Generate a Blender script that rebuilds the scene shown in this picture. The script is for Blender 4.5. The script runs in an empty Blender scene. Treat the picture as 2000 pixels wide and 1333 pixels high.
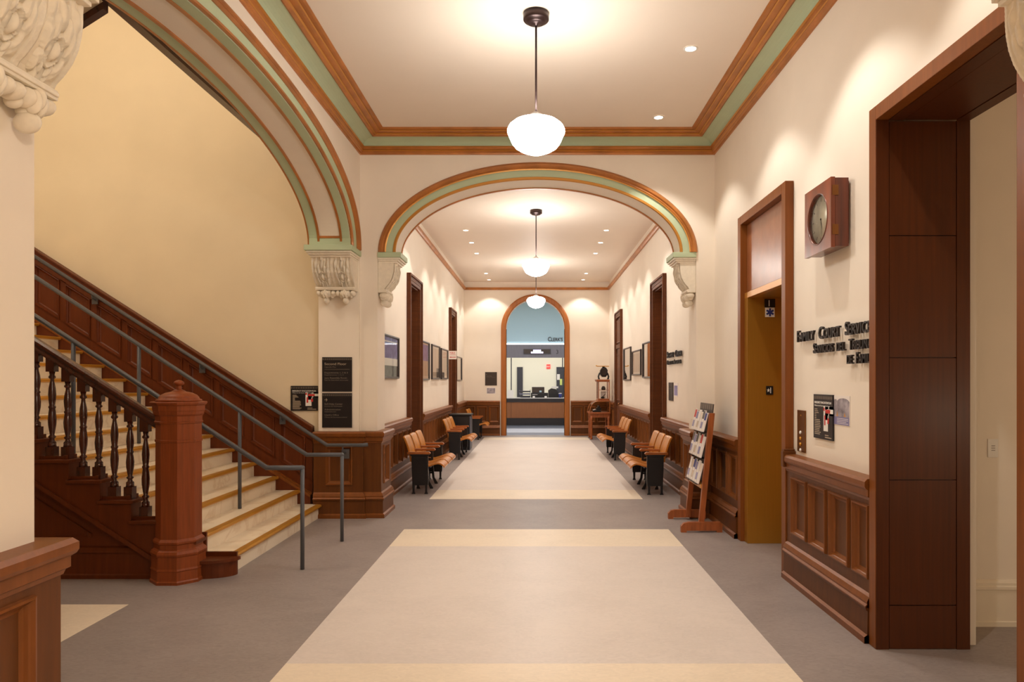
import bpy, bmesh, math, random
from mathutils import Vector, Matrix
random.seed(7)
SC = bpy.context.scene
COL = SC.collection
PI = math.pi
# ------------------------------------------------------------------ materials
def lin(c):
    return tuple(((x/255.0)/12.92 if x/255.0 <= 0.04045 else ((x/255.0+0.055)/1.055)**2.4) for x in c)

def new_mat(name):
    m = bpy.data.materials.new(name); m.use_nodes = True
    nt = m.node_tree
    b = nt.nodes['Principled BSDF']
    return m, nt, b

def mat_plain(name, rgb, rough=0.5, metal=0.0, var=0.0, scale=8.0, bump=0.0, coat=0.0, stretch=(1, 1, 1), spec=0.5):
    m, nt, b = new_mat(name)
    c = lin(rgb)
    b.inputs['Roughness'].default_value = rough
    b.inputs['Metallic'].default_value = metal
    b.inputs['Specular IOR Level'].default_value = spec
    b.inputs['Coat Weight'].default_value = coat
    b.inputs['Coat Roughness'].default_value = 0.25
    b.inputs['Base Color'].default_value = (*c, 1)
    if var > 0 or bump > 0:
        tc = nt.nodes.new('ShaderNodeTexCoord'); mp = nt.nodes.new('ShaderNodeMapping')
        mp.inputs['Scale'].default_value = stretch
        nz = nt.nodes.new('ShaderNodeTexNoise'); nz.inputs['Scale'].default_value = scale; nz.inputs['Detail'].default_value = 6
        nt.links.new(tc.outputs['Object'], mp.inputs['Vector']); nt.links.new(mp.outputs['Vector'], nz.inputs['Vector'])
        if var > 0:
            r = nt.nodes.new('ShaderNodeValToRGB')
            r.color_ramp.elements[0].position = 0.3; r.color_ramp.elements[1].position = 0.72
            r.color_ramp.elements[0].color = (*[x*(1-var) for x in c], 1)
            r.color_ramp.elements[1].color = (*[min(1, x*(1+var)) for x in c], 1)
            nt.links.new(nz.outputs['Fac'], r.inputs['Fac']); nt.links.new(r.outputs['Color'], b.inputs['Base Color'])
        if bump > 0:
            bp = nt.nodes.new('ShaderNodeBump'); bp.inputs['Strength'].default_value = bump; bp.inputs['Distance'].default_value = 0.01
            nt.links.new(nz.outputs['Fac'], bp.inputs['Height']); nt.links.new(bp.outputs['Normal'], b.inputs['Normal'])
    return m

def mat_emit(name, rgb, strength):
    m, nt, b = new_mat(name)
    b.inputs['Base Color'].default_value = (*lin(rgb), 1)
    b.inputs['Emission Color'].default_value = (*lin(rgb), 1)
    b.inputs['Emission Strength'].default_value = strength
    return m

def mat_glass(name, tint=(1, 1, 1), refl=0.10):
    m = bpy.data.materials.new(name); m.use_nodes = True
    nt = m.node_tree; nt.nodes.clear()
    o = nt.nodes.new('ShaderNodeOutputMaterial'); mx = nt.nodes.new('ShaderNodeMixShader')
    t = nt.nodes.new('ShaderNodeBsdfTransparent'); t.inputs['Color'].default_value = (*tint, 1)
    g = nt.nodes.new('ShaderNodeBsdfGlossy'); g.inputs['Roughness'].default_value = 0.02
    fr = nt.nodes.new('ShaderNodeLayerWeight'); fr.inputs['Blend'].default_value = refl
    nt.links.new(fr.outputs['Fresnel'], mx.inputs['Fac'])
    nt.links.new(t.outputs[0], mx.inputs[1]); nt.links.new(g.outputs[0], mx.inputs[2]); nt.links.new(mx.outputs[0], o.inputs['Surface'])
    return m

def mat_marble(name, rgb, vein):
    m, nt, b = new_mat(name)
    tc = nt.nodes.new('ShaderNodeTexCoord')
    nz = nt.nodes.new('ShaderNodeTexNoise'); nz.inputs['Scale'].default_value = 1.6; nz.inputs['Detail'].default_value = 9; nz.inputs['Distortion'].default_value = 1.4
    r = nt.nodes.new('ShaderNodeValToRGB'); cr = r.color_ramp
    cr.elements[0].position = 0.36; cr.elements[0].color = (*lin(rgb), 1)
    cr.elements[1].position = 0.62; cr.elements[1].color = (*lin(rgb), 1)
    e = cr.elements.new(0.49); e.color = (*lin(vein), 1)
    e = cr.elements.new(0.455); e.color = (*lin(rgb), 1)
    e = cr.elements.new(0.53); e.color = (*lin(rgb), 1)
    nt.links.new(tc.outputs['Object'], nz.inputs['Vector']); nt.links.new(nz.outputs['Fac'], r.inputs['Fac'])
    nt.links.new(r.outputs['Color'], b.inputs['Base Color'])
    b.inputs['Roughness'].default_value = 0.3
    return m

def mat_lino(name, rgb, var, fleck):
    m, nt, b = new_mat(name)
    c = lin(rgb)
    tc = nt.nodes.new('ShaderNodeTexCoord')
    n1 = nt.nodes.new('ShaderNodeTexNoise'); n1.inputs['Scale'].default_value = 1.7; n1.inputs['Detail'].default_value = 5; n1.inputs['Distortion'].default_value = 0.8
    n2 = nt.nodes.new('ShaderNodeTexNoise'); n2.inputs['Scale'].default_value = 26; n2.inputs['Detail'].default_value = 8; n2.inputs['Distortion'].default_value = 2.2
    mp = nt.nodes.new('ShaderNodeMapping'); mp.inputs['Scale'].default_value = (0.55, 1.3, 1)
    ad = nt.nodes.new('ShaderNodeMath'); ad.operation = 'MULTIPLY_ADD'; ad.inputs[1].default_value = 0.7
    r = nt.nodes.new('ShaderNodeValToRGB')
    r.color_ramp.elements[0].position = 0.55; r.color_ramp.elements[1].position = 1.1
    r.color_ramp.elements[0].color = (*[x*(1-var) for x in c], 1)
    r.color_ramp.elements[1].color = (*[x*(1+fleck) for x in c], 1)
    nt.links.new(tc.outputs['Object'], n1.inputs['Vector']); nt.links.new(tc.outputs['Object'], mp.inputs['Vector'])
    nt.links.new(mp.outputs['Vector'], n2.inputs['Vector'])
    nt.links.new(n1.outputs['Fac'], ad.inputs[0]); nt.links.new(n2.outputs['Fac'], ad.inputs[2])
    nt.links.new(ad.outputs[0], r.inputs['Fac']); nt.links.new(r.outputs['Color'], b.inputs['Base Color'])
    b.inputs['Roughness'].default_value = 0.42
    b.inputs['Specular IOR Level'].default_value = 0.4
    return m

M = {}
def setup_mats():
    M['plaster'] = mat_plain('plaster_cream', (238, 227, 212), 0.75, var=0.02, scale=3, bump=0.02)
    M['stairplaster'] = mat_plain('plaster_warm_light_tint', (224, 208, 178), 0.7, var=0.03, scale=2, bump=0.02)  # yellower than the hall plaster: warm stair light put into the colour
    M['ceiling'] = mat_plain('ceiling_paint', (236, 222, 206), 0.6, var=0.01, scale=3)
    M['lintel'] = mat_plain('ivory_ornament', (236, 226, 208), 0.6, var=0.05, scale=30, bump=0.15)
    M['wood'] = mat_plain('brown_grained_wood', (96, 53, 17), 0.44, var=0.16, spec=0.28, scale=9, stretch=(3, 3, 0.25), coat=0.0)
    M['woodv'] = mat_plain('brown_grained_wood_long', (98, 52, 22), 0.44, var=0.16, spec=0.28, scale=9, stretch=(0.25, 0.25, 3), coat=0.0)
    M['woodmould'] = mat_plain('highlight_tinted_moulding', (124, 70, 26), 0.36, spec=0.35, metal=0.15, var=0.12, scale=9, stretch=(3, 3, 0.25))  # paler, golder than the wood: highlights on moulding bevels put into the colour
    M['stairwood'] = mat_plain('red_brown_stair_wood', (98, 44, 14), 0.42, var=0.16, spec=0.28, scale=10, stretch=(3, 3, 0.25), coat=0.0)
    M['darkwood'] = mat_plain('dark_mahogany', (70, 28, 12), 0.25, var=0.3, scale=12, stretch=(2, 2, 0.4), coat=0.4)
    M['newel'] = mat_plain('newel_oak', (136, 66, 28), 0.45, spec=0.3, var=0.16, scale=14, stretch=(4, 4, 0.25), coat=0.0)
    M['casing'] = mat_plain('tan_casing_wood', (126, 70, 24), 0.42, spec=0.3, var=0.12, scale=10, stretch=(4, 4, 0.2), coat=0.0)
    M['panelwood'] = mat_plain('jamb_veneer', (80, 37, 8), 0.46, var=0.14, spec=0.25, scale=12, stretch=(5, 5, 0.15), coat=0.1)
    M['archwood'] = mat_plain('orange_arch_casing', (168, 98, 36), 0.38, var=0.18, scale=10, stretch=(4, 4, 0.2))
    M['gold'] = mat_plain('gold_brown_trim', (178, 112, 54), 0.36, metal=0.15, var=0.2, scale=5)
    M['goldbright'] = mat_plain('gold_leaf_line', (196, 136, 58), 0.34, metal=0.35)
    M['green'] = mat_plain('sage_green_paint', (184, 198, 164), 0.6, var=0.03, scale=4)
    M['greyfloor'] = mat_lino('grey_linoleum', (145, 134, 129), 0.16, 0.12)
    M['beigefloor'] = mat_lino('beige_linoleum', (209, 197, 188), 0.07, 0.06)
    M['creamfloor'] = mat_lino('cream_linoleum', (226, 210, 188), 0.08, 0.06)
    M['bluefloor'] = mat_plain('blue_grey_floor', (128, 136, 152), 0.3)
    M['paleblue'] = mat_plain('pale_floor_band', (214, 220, 232), 0.3)
    M['marble'] = mat_marble('cream_marble', (238, 224, 200), (224, 205, 178))
    M['brass'] = mat_plain('brass_nosing', (206, 148, 54), 0.32, metal=0.45)
    M['brasspanel'] = mat_plain('brushed_brass', (182, 132, 48), 0.34, metal=0.55, var=0.06, scale=20, stretch=(8, 8, 0.1))
    M['bronze'] = mat_plain('bronze_plate', (128, 84, 44), 0.35, metal=0.8)
    M['greymetal'] = mat_plain('grey_painted_metal', (86, 86, 90), 0.42, metal=0.0, spec=0.35)
    M['iron'] = mat_plain('black_cast_iron', (34, 31, 32), 0.42, metal=0.3)
    M['black'] = mat_plain('black_panel', (26, 24, 26), 0.4)
    M['signblack'] = mat_plain('sign_black', (30, 26, 28), 0.35)
    M['signbrown'] = mat_plain('sign_brown', (58, 44, 36), 0.4)
    M['letters'] = mat_plain('dark_bronze_letters', (44, 34, 30), 0.4, metal=0.3)
    M['signtext'] = mat_plain('sign_lettering_tan', (176, 160, 138), 0.5)
    M['signtextdim'] = mat_plain('sign_lettering_dim', (128, 116, 104), 0.5)
    M['white'] = mat_plain('white_print', (238, 234, 228), 0.5)
    M['whitetrim'] = mat_plain('white_baseboard', (236, 224, 204), 0.4)
    M['seatoak'] = mat_plain('golden_oak_seat', (190, 116, 42), 0.3, var=0.2, scale=10, stretch=(3, 1, 1), coat=0.3)
    M['seatlight'] = mat_plain('honey_oak_back', (196, 124, 44), 0.3, var=0.2, scale=10, stretch=(1, 1, 0.3), coat=0.3)
    M['armoak'] = mat_plain('arm_oak', (160, 90, 38), 0.32, var=0.2, scale=10, coat=0.3)
    M['bluemetal'] = mat_plain('dark_blue_bracket', (24, 32, 64), 0.4)
    M['rack'] = mat_plain('orange_oak_rack', (156, 84, 40), 0.36, var=0.26, scale=10, stretch=(3, 3, 0.4), coat=0.0)
    M['rackrail'] = mat_plain('light_oak_rail', (206, 140, 62), 0.36, var=0.15, scale=10)
    M['clockwood'] = mat_plain('mahogany_clock_case', (122, 54, 22), 0.3, var=0.45, scale=6, stretch=(1.5, 1.5, 0.4), coat=0.3)
    M['clockdark'] = mat_plain('dark_clock_side', (100, 42, 18), 0.3, var=0.5, scale=6, stretch=(3, 3, 0.2), coat=0.3)
    M['dial'] = mat_plain('aged_silver_dial', (196, 190, 168), 0.35, metal=0.2, var=0.16, scale=14)
    M['transom'] = mat_plain('glossy_transom_panel', (150, 92, 56), 0.36, var=0.12, scale=6, bump=0.3, coat=0.3)
    M['globe'] = mat_emit('opal_glass_globe', (255, 251, 244), 40.0)
    M['lens'] = mat_emit('downlight_lens', (255, 246, 226), 40.0)
    M['fixture'] = mat_plain('oil_rubbed_bronze', (58, 42, 40), 0.35, metal=0.6)
    M['gallery'] = mat_plain('shade_holder_grey', (176, 166, 160), 0.4, metal=0.3)
    M['pictureframe'] = mat_plain('black_picture_frame', (52, 40, 38), 0.3, coat=0.3)
    M['mat_board'] = mat_plain('cream_mat_board', (226, 212, 194), 0.6)
    M['glass'] = mat_glass('picture_glass', refl=0.12)
    M['acrylic'] = mat_glass('clear_acrylic', refl=0.02)
    M['caseglass'] = mat_glass('case_glass', refl=0.16)
    M['bluewall'] = mat_plain('light_blue_paint', (168, 196, 210), 0.7)
    M['fascia'] = mat_plain('grey_laminate_fascia', (116, 112, 122), 0.45, var=0.1, scale=12, stretch=(6, 6, 0.3))
    M['counterwood'] = mat_plain('counter_veneer', (150, 92, 52), 0.4, var=0.15, scale=12, stretch=(6, 6, 0.2))
    M['countertop'] = mat_plain('grey_stone_top', (196, 190, 186), 0.3)
    M['darkedge'] = mat_plain('dark_counter_edge', (40, 34, 38), 0.4)
    M['officewall'] = mat_plain('office_wall_cream', (244, 236, 216), 0.7)
    M['darkgrey'] = mat_plain('dark_grey_plastic', (58, 56, 64), 0.45)
    M['midgrey'] = mat_plain('grey_plastic', (112, 112, 128), 0.45)
    M['strip'] = mat_emit('white_light_strip', (250, 250, 255), 6.0)
    M['led'] = mat_emit('led_letters', (214, 200, 255), 3.0)
    M['red'] = mat_plain('red_print', (196, 48, 44), 0.5)
    M['redem'] = mat_emit('exit_red', (210, 44, 40), 1.2)
    M['blue'] = mat_plain('blue_print', (44, 56, 128), 0.5)
    M['lilac'] = mat_plain('lilac_print', (128, 124, 168), 0.5)
    M['paper'] = mat_plain('white_paper', (236, 228, 222), 0.6)
    M['ph_a'] = mat_plain('photo_lilac', (150, 144, 186), 0.6, var=0.3, scale=9)
    M['ph_b'] = mat_plain('photo_sepia', (206, 186, 164), 0.6, var=0.12, scale=5, stretch=(1, 1, 0.2))
    M['ph_c'] = mat_plain('photo_dark', (92, 84, 80), 0.6, var=0.5, scale=16)
    M['ph_d'] = mat_plain('mountain_print', (160, 152, 160), 0.6, var=0.55, scale=14)
    M['ph_e'] = mat_plain('ochre_print', (196, 142, 84), 0.6, var=0.3, scale=12)
    M['limegreen'] = mat_plain('lime_paper', (206, 214, 120), 0.6)

# ------------------------------------------------------------------ mesh builder
class MB:
    def __init__(s):
        s.v = []; s.f = []; s.sm = []
    def add(s, vs, fs, smooth=False):
        b = len(s.v)
        s.v.extend([tuple(v) for v in vs])
        for f in fs:
            s.f.append(tuple(i+b for i in f)); s.sm.append(smooth)
        return s
    def box(s, x0, x1, y0, y1, z0, z1, xf=None):
        vs = [(x, y, z) for x in (x0, x1) for y in (y0, y1) for z in (z0, z1)]
        if xf: vs = [xf(*v) for v in vs]
        s.add(vs, [(0, 1, 3, 2), (4, 6, 7, 5), (0, 4, 5, 1), (2, 3, 7, 6), (0, 2, 6, 4), (1, 5, 7, 3)])
        return s
    def prism(s, poly, h0, h1, xf, smooth=False):
        # poly of (a,b), extruded h0..h1; xf(a,b,h)->xyz
        n = len(poly)
        vs = [xf(a, b, h0) for a, b in poly]+[xf(a, b, h1) for a, b in poly]
        fs = [(i, (i+1) % n, n+(i+1) % n, n+i) for i in range(n)]
        s.add(vs, fs, smooth)
        s.add(vs, [tuple(range(n))[::-1], tuple(range(n, 2*n))])
        return s
    def lathe(s, prof, n=24, c=(0, 0, 0), smooth=True, rot=0.0, xf=None, caps=True):
        vs = []
        for r, z in prof:
            for i in range(n):
                a = rot+2*PI*i/n
                p = (c[0]+r*math.cos(a), c[1]+r*math.sin(a), c[2]+z)
                vs.append(xf(*p) if xf else p)
        fs = []
        for k in range(len(prof)-1):
            for i in range(n):
                fs.append((k*n+i, k*n+(i+1) % n, (k+1)*n+(i+1) % n, (k+1)*n+i))
        b = len(s.v)
        s.add(vs, fs, smooth)
        for k in (0, len(prof)-1):
            if caps and prof[k][0] > 1e-5:
                s.f.append(tuple(b+k*n+i for i in range(n))); s.sm.append(False)
        return s
    def tube(s, pts, r, n=10, smooth=True):
        pts = [Vector(p) for p in pts]
        rings = []
        up = None
        for i, p in enumerate(pts):
            if i == 0: t = pts[1]-pts[0]
            elif i == len(pts)-1: t = pts[-1]-pts[-2]
            else: t = (pts[i+1]-p).normalized()+(p-pts[i-1]).normalized()
            t.normalize()
            if up is None:
                up = Vector((0, 0, 1)) if abs(t.z) < 0.9 else Vector((0, 1, 0))
            a = t.cross(up)
            if a.length < 1e-4: a = t.cross(Vector((1, 0, 0)))
            a.normalize(); b = a.cross(t).normalized(); up = b
            rr = r[i] if isinstance(r, (list, tuple)) else r
            k = 1.0
            if 0 < i < len(pts)-1:
                c = (pts[i+1]-p).normalized().dot((p-pts[i-1]).normalized())
                k = 1.0
            rings.append([p+(a*math.cos(2*PI*j/n)+b*math.sin(2*PI*j/n))*rr*k for j in range(n)])
        vs = [v for R in rings for v in R]
        fs = []
        for i in range(len(pts)-1):
            for j in range(n):
                fs.append((i*n+j, i*n+(j+1) % n, (i+1)*n+(j+1) % n, (i+1)*n+j))
        s.add(vs, fs, smooth)
        b = len(s.v)-len(vs)
        for k in (0, len(pts)-1):
            s.f.append(tuple(b+k*n+i for i in range(n))); s.sm.append(False)
        return s
    def ball(s, c, r, n=12, m=8):
        if not isinstance(r, (tuple, list)): r = (r, r, r)
        vs = []; fs = []
        for i in range(m+1):
            t = PI*i/m
            for j in range(n):
                a = 2*PI*j/n
                vs.append((c[0]+r[0]*math.sin(t)*math.cos(a), c[1]+r[1]*math.sin(t)*math.sin(a), c[2]+r[2]*math.cos(t)))
        for i in range(m):
            for j in range(n):
                fs.append((i*n+j, i*n+(j+1) % n, (i+1)*n+(j+1) % n, (i+1)*n+j))
        s.add(vs, fs, True)
        return s
    def plan_sweep(s, path, prof, side=1, closed=False, smooth=False):
        # path of (x,y); prof of (w,z) where w goes out to the given side; mitred
        P = [Vector((p[0], p[1])) for p in path]
        n = len(P); offs = []
        for i in range(n):
            d0 = (P[i]-P[i-1]).normalized() if (i > 0 or closed) else None
            d1 = (P[(i+1) % n]-P[i]).normalized() if (i < n-1 or closed) else None
            if d0 is None: d0 = d1
            if d1 is None: d1 = d0
            n0 = Vector((-d0.y, d0.x))*side; n1 = Vector((-d1.y, d1.x))*side
            m = (n0+n1); m.normalize()
            m = m/max(0.2, m.dot(n0))
            offs.append(m)
        k = len(prof)
        vs = [(P[i].x+offs[i].x*w, P[i].y+offs[i].y*w, z) for i in range(n) for (w, z) in prof]
        fs = []
        segs = n if closed else n-1
        for i in range(segs):
            j = (i+1) % n
            for q in range(k):
                q2 = (q+1) % k
                fs.append((i*k+q, i*k+q2, j*k+q2, j*k+q))
        s.add(vs, fs, smooth)
        if not closed:
            b = len(s.v)-len(vs)
            s.f.append(tuple(b+q for q in range(k))); s.sm.append(False)
            s.f.append(tuple(b+(n-1)*k+q for q in range(k))); s.sm.append(False)
        return s
    def nested(s, u0, u1, v0, v1, prof, xf, fill=True, shear=0.0):
        # nested rectangle loops: prof of (inset, w)
        vs = []
        for ins, w in prof:
            for (u, v) in ((u0+ins, v0+ins), (u1-ins, v0+ins), (u1-ins, v1-ins), (u0+ins, v1-ins)):
                vs.append(xf(u, w, v+shear*(u-u0)))
        fs = []
        for k in range(len(prof)-1):
            for i in range(4):
                fs.append((k*4+i, k*4+(i+1) % 4, (k+1)*4+(i+1) % 4, (k+1)*4+i))
        if fill:
            k = len(prof)-1
            fs.append((k*4, k*4+1, k*4+2, k*4+3))
        s.add(vs, fs)
        return s
    def build(s, name, mat, parent=None, bevel=0.0, label=None, cat=None, group=None, kind=None, fixn=True):
        me = bpy.data.meshes.new(name)
        if parent is not None:
            inv = world_of(parent).inverted()
            vv = [inv @ Vector(v) for v in s.v]
        else:
            vv = s.v
        me.from_pydata([tuple(v) for v in vv], [], s.f)
        me.polygons.foreach_set('use_smooth', s.sm)
        me.update()
        if fixn:
            bm = bmesh.new(); bm.from_mesh(me); bmesh.ops.recalc_face_normals(bm, faces=bm.faces); bm.to_mesh(me); bm.free()
        me.materials.append(M[mat] if isinstance(mat, str) else mat)
        o = bpy.data.objects.new(name, me); COL.objects.link(o)
        if parent is not None: o.parent = parent
        if bevel > 0:
            bv = o.modifiers.new('edge_softening', 'BEVEL'); bv.width = bevel; bv.segments = 2; bv.limit_method = 'ANGLE'; bv.angle_limit = math.radians(40)
        tag(o, label, cat, group, kind)
        return o

def world_of(o):
    m = o.matrix_basis.copy()
    while o.parent is not None:
        o = o.parent; m = o.matrix_basis @ m
    return m

def tag(o, label=None, cat=None, group=None, kind=None):
    if label: o['label'] = label
    if cat: o['category'] = cat
    if group: o['group'] = group
    if kind: o['kind'] = kind
    return o

def thing(name, label, cat, loc=(0, 0, 0), rz=0.0, group=None):
    o = bpy.data.objects.new(name, None); COL.objects.link(o)
    o.empty_display_size = 0.1
    o.location = loc; o.rotation_euler = (0, 0, rz)
    return tag(o, label, cat, group)

def dup(root, loc=None, rz=None, label=None, group=None):
    r = root.copy(); COL.objects.link(r)
    if loc is not None: r.location = loc
    if rz is not None: r.rotation_euler = (0, 0, rz)
    if label: r['label'] = label
    if group: r['group'] = group
    def rec(src, dst):
        for ch in [c for c in list(bpy.data.objects) if c.parent is src]:
            c = ch.copy(); COL.objects.link(c); c.parent = dst; rec(ch, c)
    rec(root, r)
    return r

# ------------------------------------------------------------------ text
_tc = {}
def text_geo(body, bold=0.0):
    key = (body, bold)
    if key in _tc: return _tc[key]
    cu = bpy.data.curves.new('lettering_source', 'FONT'); cu.body = body; cu.size = 1.0; cu.extrude = 0.05; cu.offset = bold; cu.resolution_u = 3
    ob = bpy.data.objects.new('lettering_source', cu); COL.objects.link(ob)
    dg = bpy.context.evaluated_depsgraph_get(); dg.update()
    me = bpy.data.meshes.new_from_object(ob.evaluated_get(dg))
    vs = [tuple(v.co) for v in me.vertices]; fs = [tuple(p.vertices) for p in me.polygons]
    bpy.data.objects.remove(ob); bpy.data.curves.remove(cu); bpy.data.meshes.remove(me)
    if vs:
        x0 = min(v[0] for v in vs)
        vs = [((v[0]-x0), v[1], v[2]/0.05) for v in vs]
    _tc[key] = (vs, fs)
    return _tc[key]

def text_mesh(mb, runs, x0, x1, base, height, d0, d1, xf, bold=0.0, gap=0.06, align='l', fit=True):
    """runs: list of (string, relative size); fitted to x0..x1; height: cap height of size-1 letters; xf(x,d,z)"""
    cap = 0.70
    pieces = []; x = 0.0
    for st, sz in runs:
        if st == ' ':
            x += 0.62*sz; continue
        vs, fs = text_geo(st, bold)
        w = max(v[0] for v in vs)*sz
        pieces.append((vs, fs, sz, x)); x += w+gap*sz
    total = x
    ky = height/cap
    kx = (x1-x0)/total if fit else ky
    off = x0
    for vs, fs, sz, px in pieces:
        out = []
        for v in vs:
            out.append(xf(off+(px+v[0]*sz)*kx, d0+(d1-d0)*(v[2]*0.5+0.5), base+v[1]*sz*ky))
        mb.add(out, fs)
    return total*kx

def smallcaps(s, small=0.80):
    runs = []
    for wi, w in enumerate(s.split(' ')):
        if wi: runs.append((' ', 1.0))
        if w in ('DEL', 'DE'):
            runs.append((w, small))
        else:
            runs.append((w[0], 1.0))
            if len(w) > 1: runs.append((w[1:], small))
    return runs
# wall frames: x along reading direction, d out from the wall, z up
def face_right(X, Y0): return lambda x, d, z: (X-d, Y0-x, z)      # wall whose face looks towards -X, reading from far to near
def face_left(X, Y0): return lambda x, d, z: (X+d, Y0+x, z)       # wall whose face looks towards +X
def face_cam(Y, X0): return lambda x, d, z: (X0+x, Y-d, z)        # wall whose face looks towards -Y
# ------------------------------------------------------------------ layout constants
XL, XR = -2.10, 2.13
YA, YB, YE = 8.55, 8.95, 20.9
ZC, ZCC, ZSPR = 4.525, 4.48, 3.15
PL, PR = -1.89, 1.91           # inner faces of the corridor piers

def arch_curve(uc, a, b, n, v0, N=64):
    out = []
    for i in range(N+1):
        t = PI*i/N
        c, s = math.cos(t), math.sin(t)
        out.append((uc-a*math.copysign(abs(c)**(2/n), c), v0+b*abs(s)**(2/n)))
    return out

def arch_wall(mb, u0, u1, j0, j1, top, w0, w1, uc, a, b, n, v0, xf):
    cv = arch_curve(uc, a, b, n, v0)
    mb.prism([(u0, 0), (j0, 0), (j0, v0), (u0, v0)], w0, w1, xf)
    mb.prism([(j1, 0), (u1, 0), (u1, v0), (j1, v0)], w0, w1, xf)
    if cv[0][0]-u0 > 1e-4: mb.prism([(u0, v0), (cv[0][0], v0), (cv[0][0], top), (u0, top)], w0, w1, xf)
    if u1-cv[-1][0] > 1e-4: mb.prism([(cv[-1][0], v0), (u1, v0), (u1, top), (cv[-1][0], top)], w0, w1, xf)
    for p, q in zip(cv[:-1], cv[1:]):
        mb.prism([p, q, (q[0], top), (p[0], top)], w0, w1, xf)
    return mb

def arch_sweep(mb, uc, a, b, n, v0, prof, xf, N=72, smooth=False, kb=1.0, dn=0.0):
    """prof: closed loop of (dr, w)"""
    k = len(prof); vs = []
    for i in range(N+1):
        t = PI*i/N
        c, s = math.cos(t), math.sin(t)
        for dr, w in prof:
            m = n+dr*dn
            vs.append(xf(uc-(a+dr)*math.copysign(abs(c)**(2/m), c), v0+(b+dr*kb)*abs(s)**(2/m), w))
    fs = []
    for i in range(N):
        for q in range(k):
            fs.append((i*k+q, i*k+(q+1) % k, (i+1)*k+(q+1) % k, (i+1)*k+q))
    mb.add(vs, fs, smooth)
    b0 = len(mb.v)-len(vs)
    mb.f.append(tuple(b0+q for q in range(k))); mb.sm.append(False)
    mb.f.append(tuple(b0+N*k+q for q in range(k))); mb.sm.append(False)
    return mb

def S(mb, name, mat, parent=None, **k):
    return mb.build(name, mat, parent, kind=None if parent is not None else 'structure', **k)

BASE_PROF = [(0, 0), (.105, 0), (.105, .04), (.088, .052), (.085, .20), (.094, .205), (.098, .22), (.085, .24), (.088, .255), (.072, .285), (.06, .30), (0, .30)]
CAP_PROF = [(0, .875), (.066, .88), (.072, .898), (.084, .905), (.084, .946), (.098, .956), (.104, .97), (.104, .998), (.088, 1.016), (0, 1.02)]
PANEL_PROF = [(0, .06), (.004, .076), (.014, .078), (.022, .066), (.028, .060), (.034, .048), (.042, .044), (.05, .041), (.06, .041)]

def segframe(P0, P1, side):
    P0 = Vector(P0); P1 = Vector(P1); ud = (P1-P0); L = ud.length; ud.normalize()
    nd = Vector((-ud.y, ud.x))*side
    return L, (lambda u, w, z: (P0.x+ud.x*u+nd.x*w, P0.y+ud.y*u+nd.y*w, z))

_trim = [0]
def wainscot(path, side, panels, mat='wood'):
    """path of plan points; panels: list per segment: None, or number of panels, or list of (u0,u1)"""
    _trim[0] += 1
    body = MB()
    body.plan_sweep(path, [(0, .0), (.034, .0), (.034, .96), (0, .96)], side)
    pans = []
    def convex(i):
        if i <= 0 or i >= len(path)-1: return False
        a = Vector(path[i])-Vector(path[i-1]); b = Vector(path[i+1])-Vector(path[i])
        return (a.x*b.y-a.y*b.x)*side < -1e-6
    for i in range(len(path)-1):
        L, xf = segframe(path[i], path[i+1], side)
        e0 = .0599 if convex(i) else 0; e1 = .0599 if convex(i+1) else 0
        spec = panels[i]
        def bx(u0, u1, z0, z1, w=.06):
            if u0 <= 1e-6: u0 = -e0
            if u1 >= L-1e-6: u1 = L+e1
            body.box(0, 1, 0, 1, 0, 1, xf=lambda a, b, c: xf(u0+(u1-u0)*a, w*b, z0+(z1-z0)*c))
        bx_old = lambda u0, u1, z0, z1, w=.06: body.box(0, 1, 0, 1, 0, 1, xf=lambda a, b, c: xf(u0+(u1-u0)*a, w*b, z0+(z1-z0)*c))
        if spec is None:
            bx(0, L, .29, .90); continue
        if isinstance(spec, int):
            p = L/spec; spec = [(p*k+.03, p*(k+1)-.03) for k in range(spec)]
        bx(0, L, .848, .90); bx(0, L, .29, .385)
        prev = 0
        for a, b in spec+[(L, L)]:
            if a-prev > 1e-3: bx(prev, a, .385, .848)
            prev = b
        for a, b in spec:
            pans.append((a, b, xf))
    o = S(body, 'trim_%d' % _trim[0], mat)
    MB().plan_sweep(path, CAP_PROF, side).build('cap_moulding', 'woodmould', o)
    MB().plan_sweep(path, BASE_PROF, side).build('base_moulding', mat, o)
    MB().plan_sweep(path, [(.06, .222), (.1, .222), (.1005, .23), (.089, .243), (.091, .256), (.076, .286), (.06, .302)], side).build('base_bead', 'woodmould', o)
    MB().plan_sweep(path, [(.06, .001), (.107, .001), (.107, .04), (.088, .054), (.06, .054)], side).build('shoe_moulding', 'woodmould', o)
    for a, b, xf in pans:
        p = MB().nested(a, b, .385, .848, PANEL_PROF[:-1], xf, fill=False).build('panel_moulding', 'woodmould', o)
        MB().nested(a, b, .385, .848, PANEL_PROF[-2:], xf).build('panel_field', mat, p)
    return o

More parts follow.
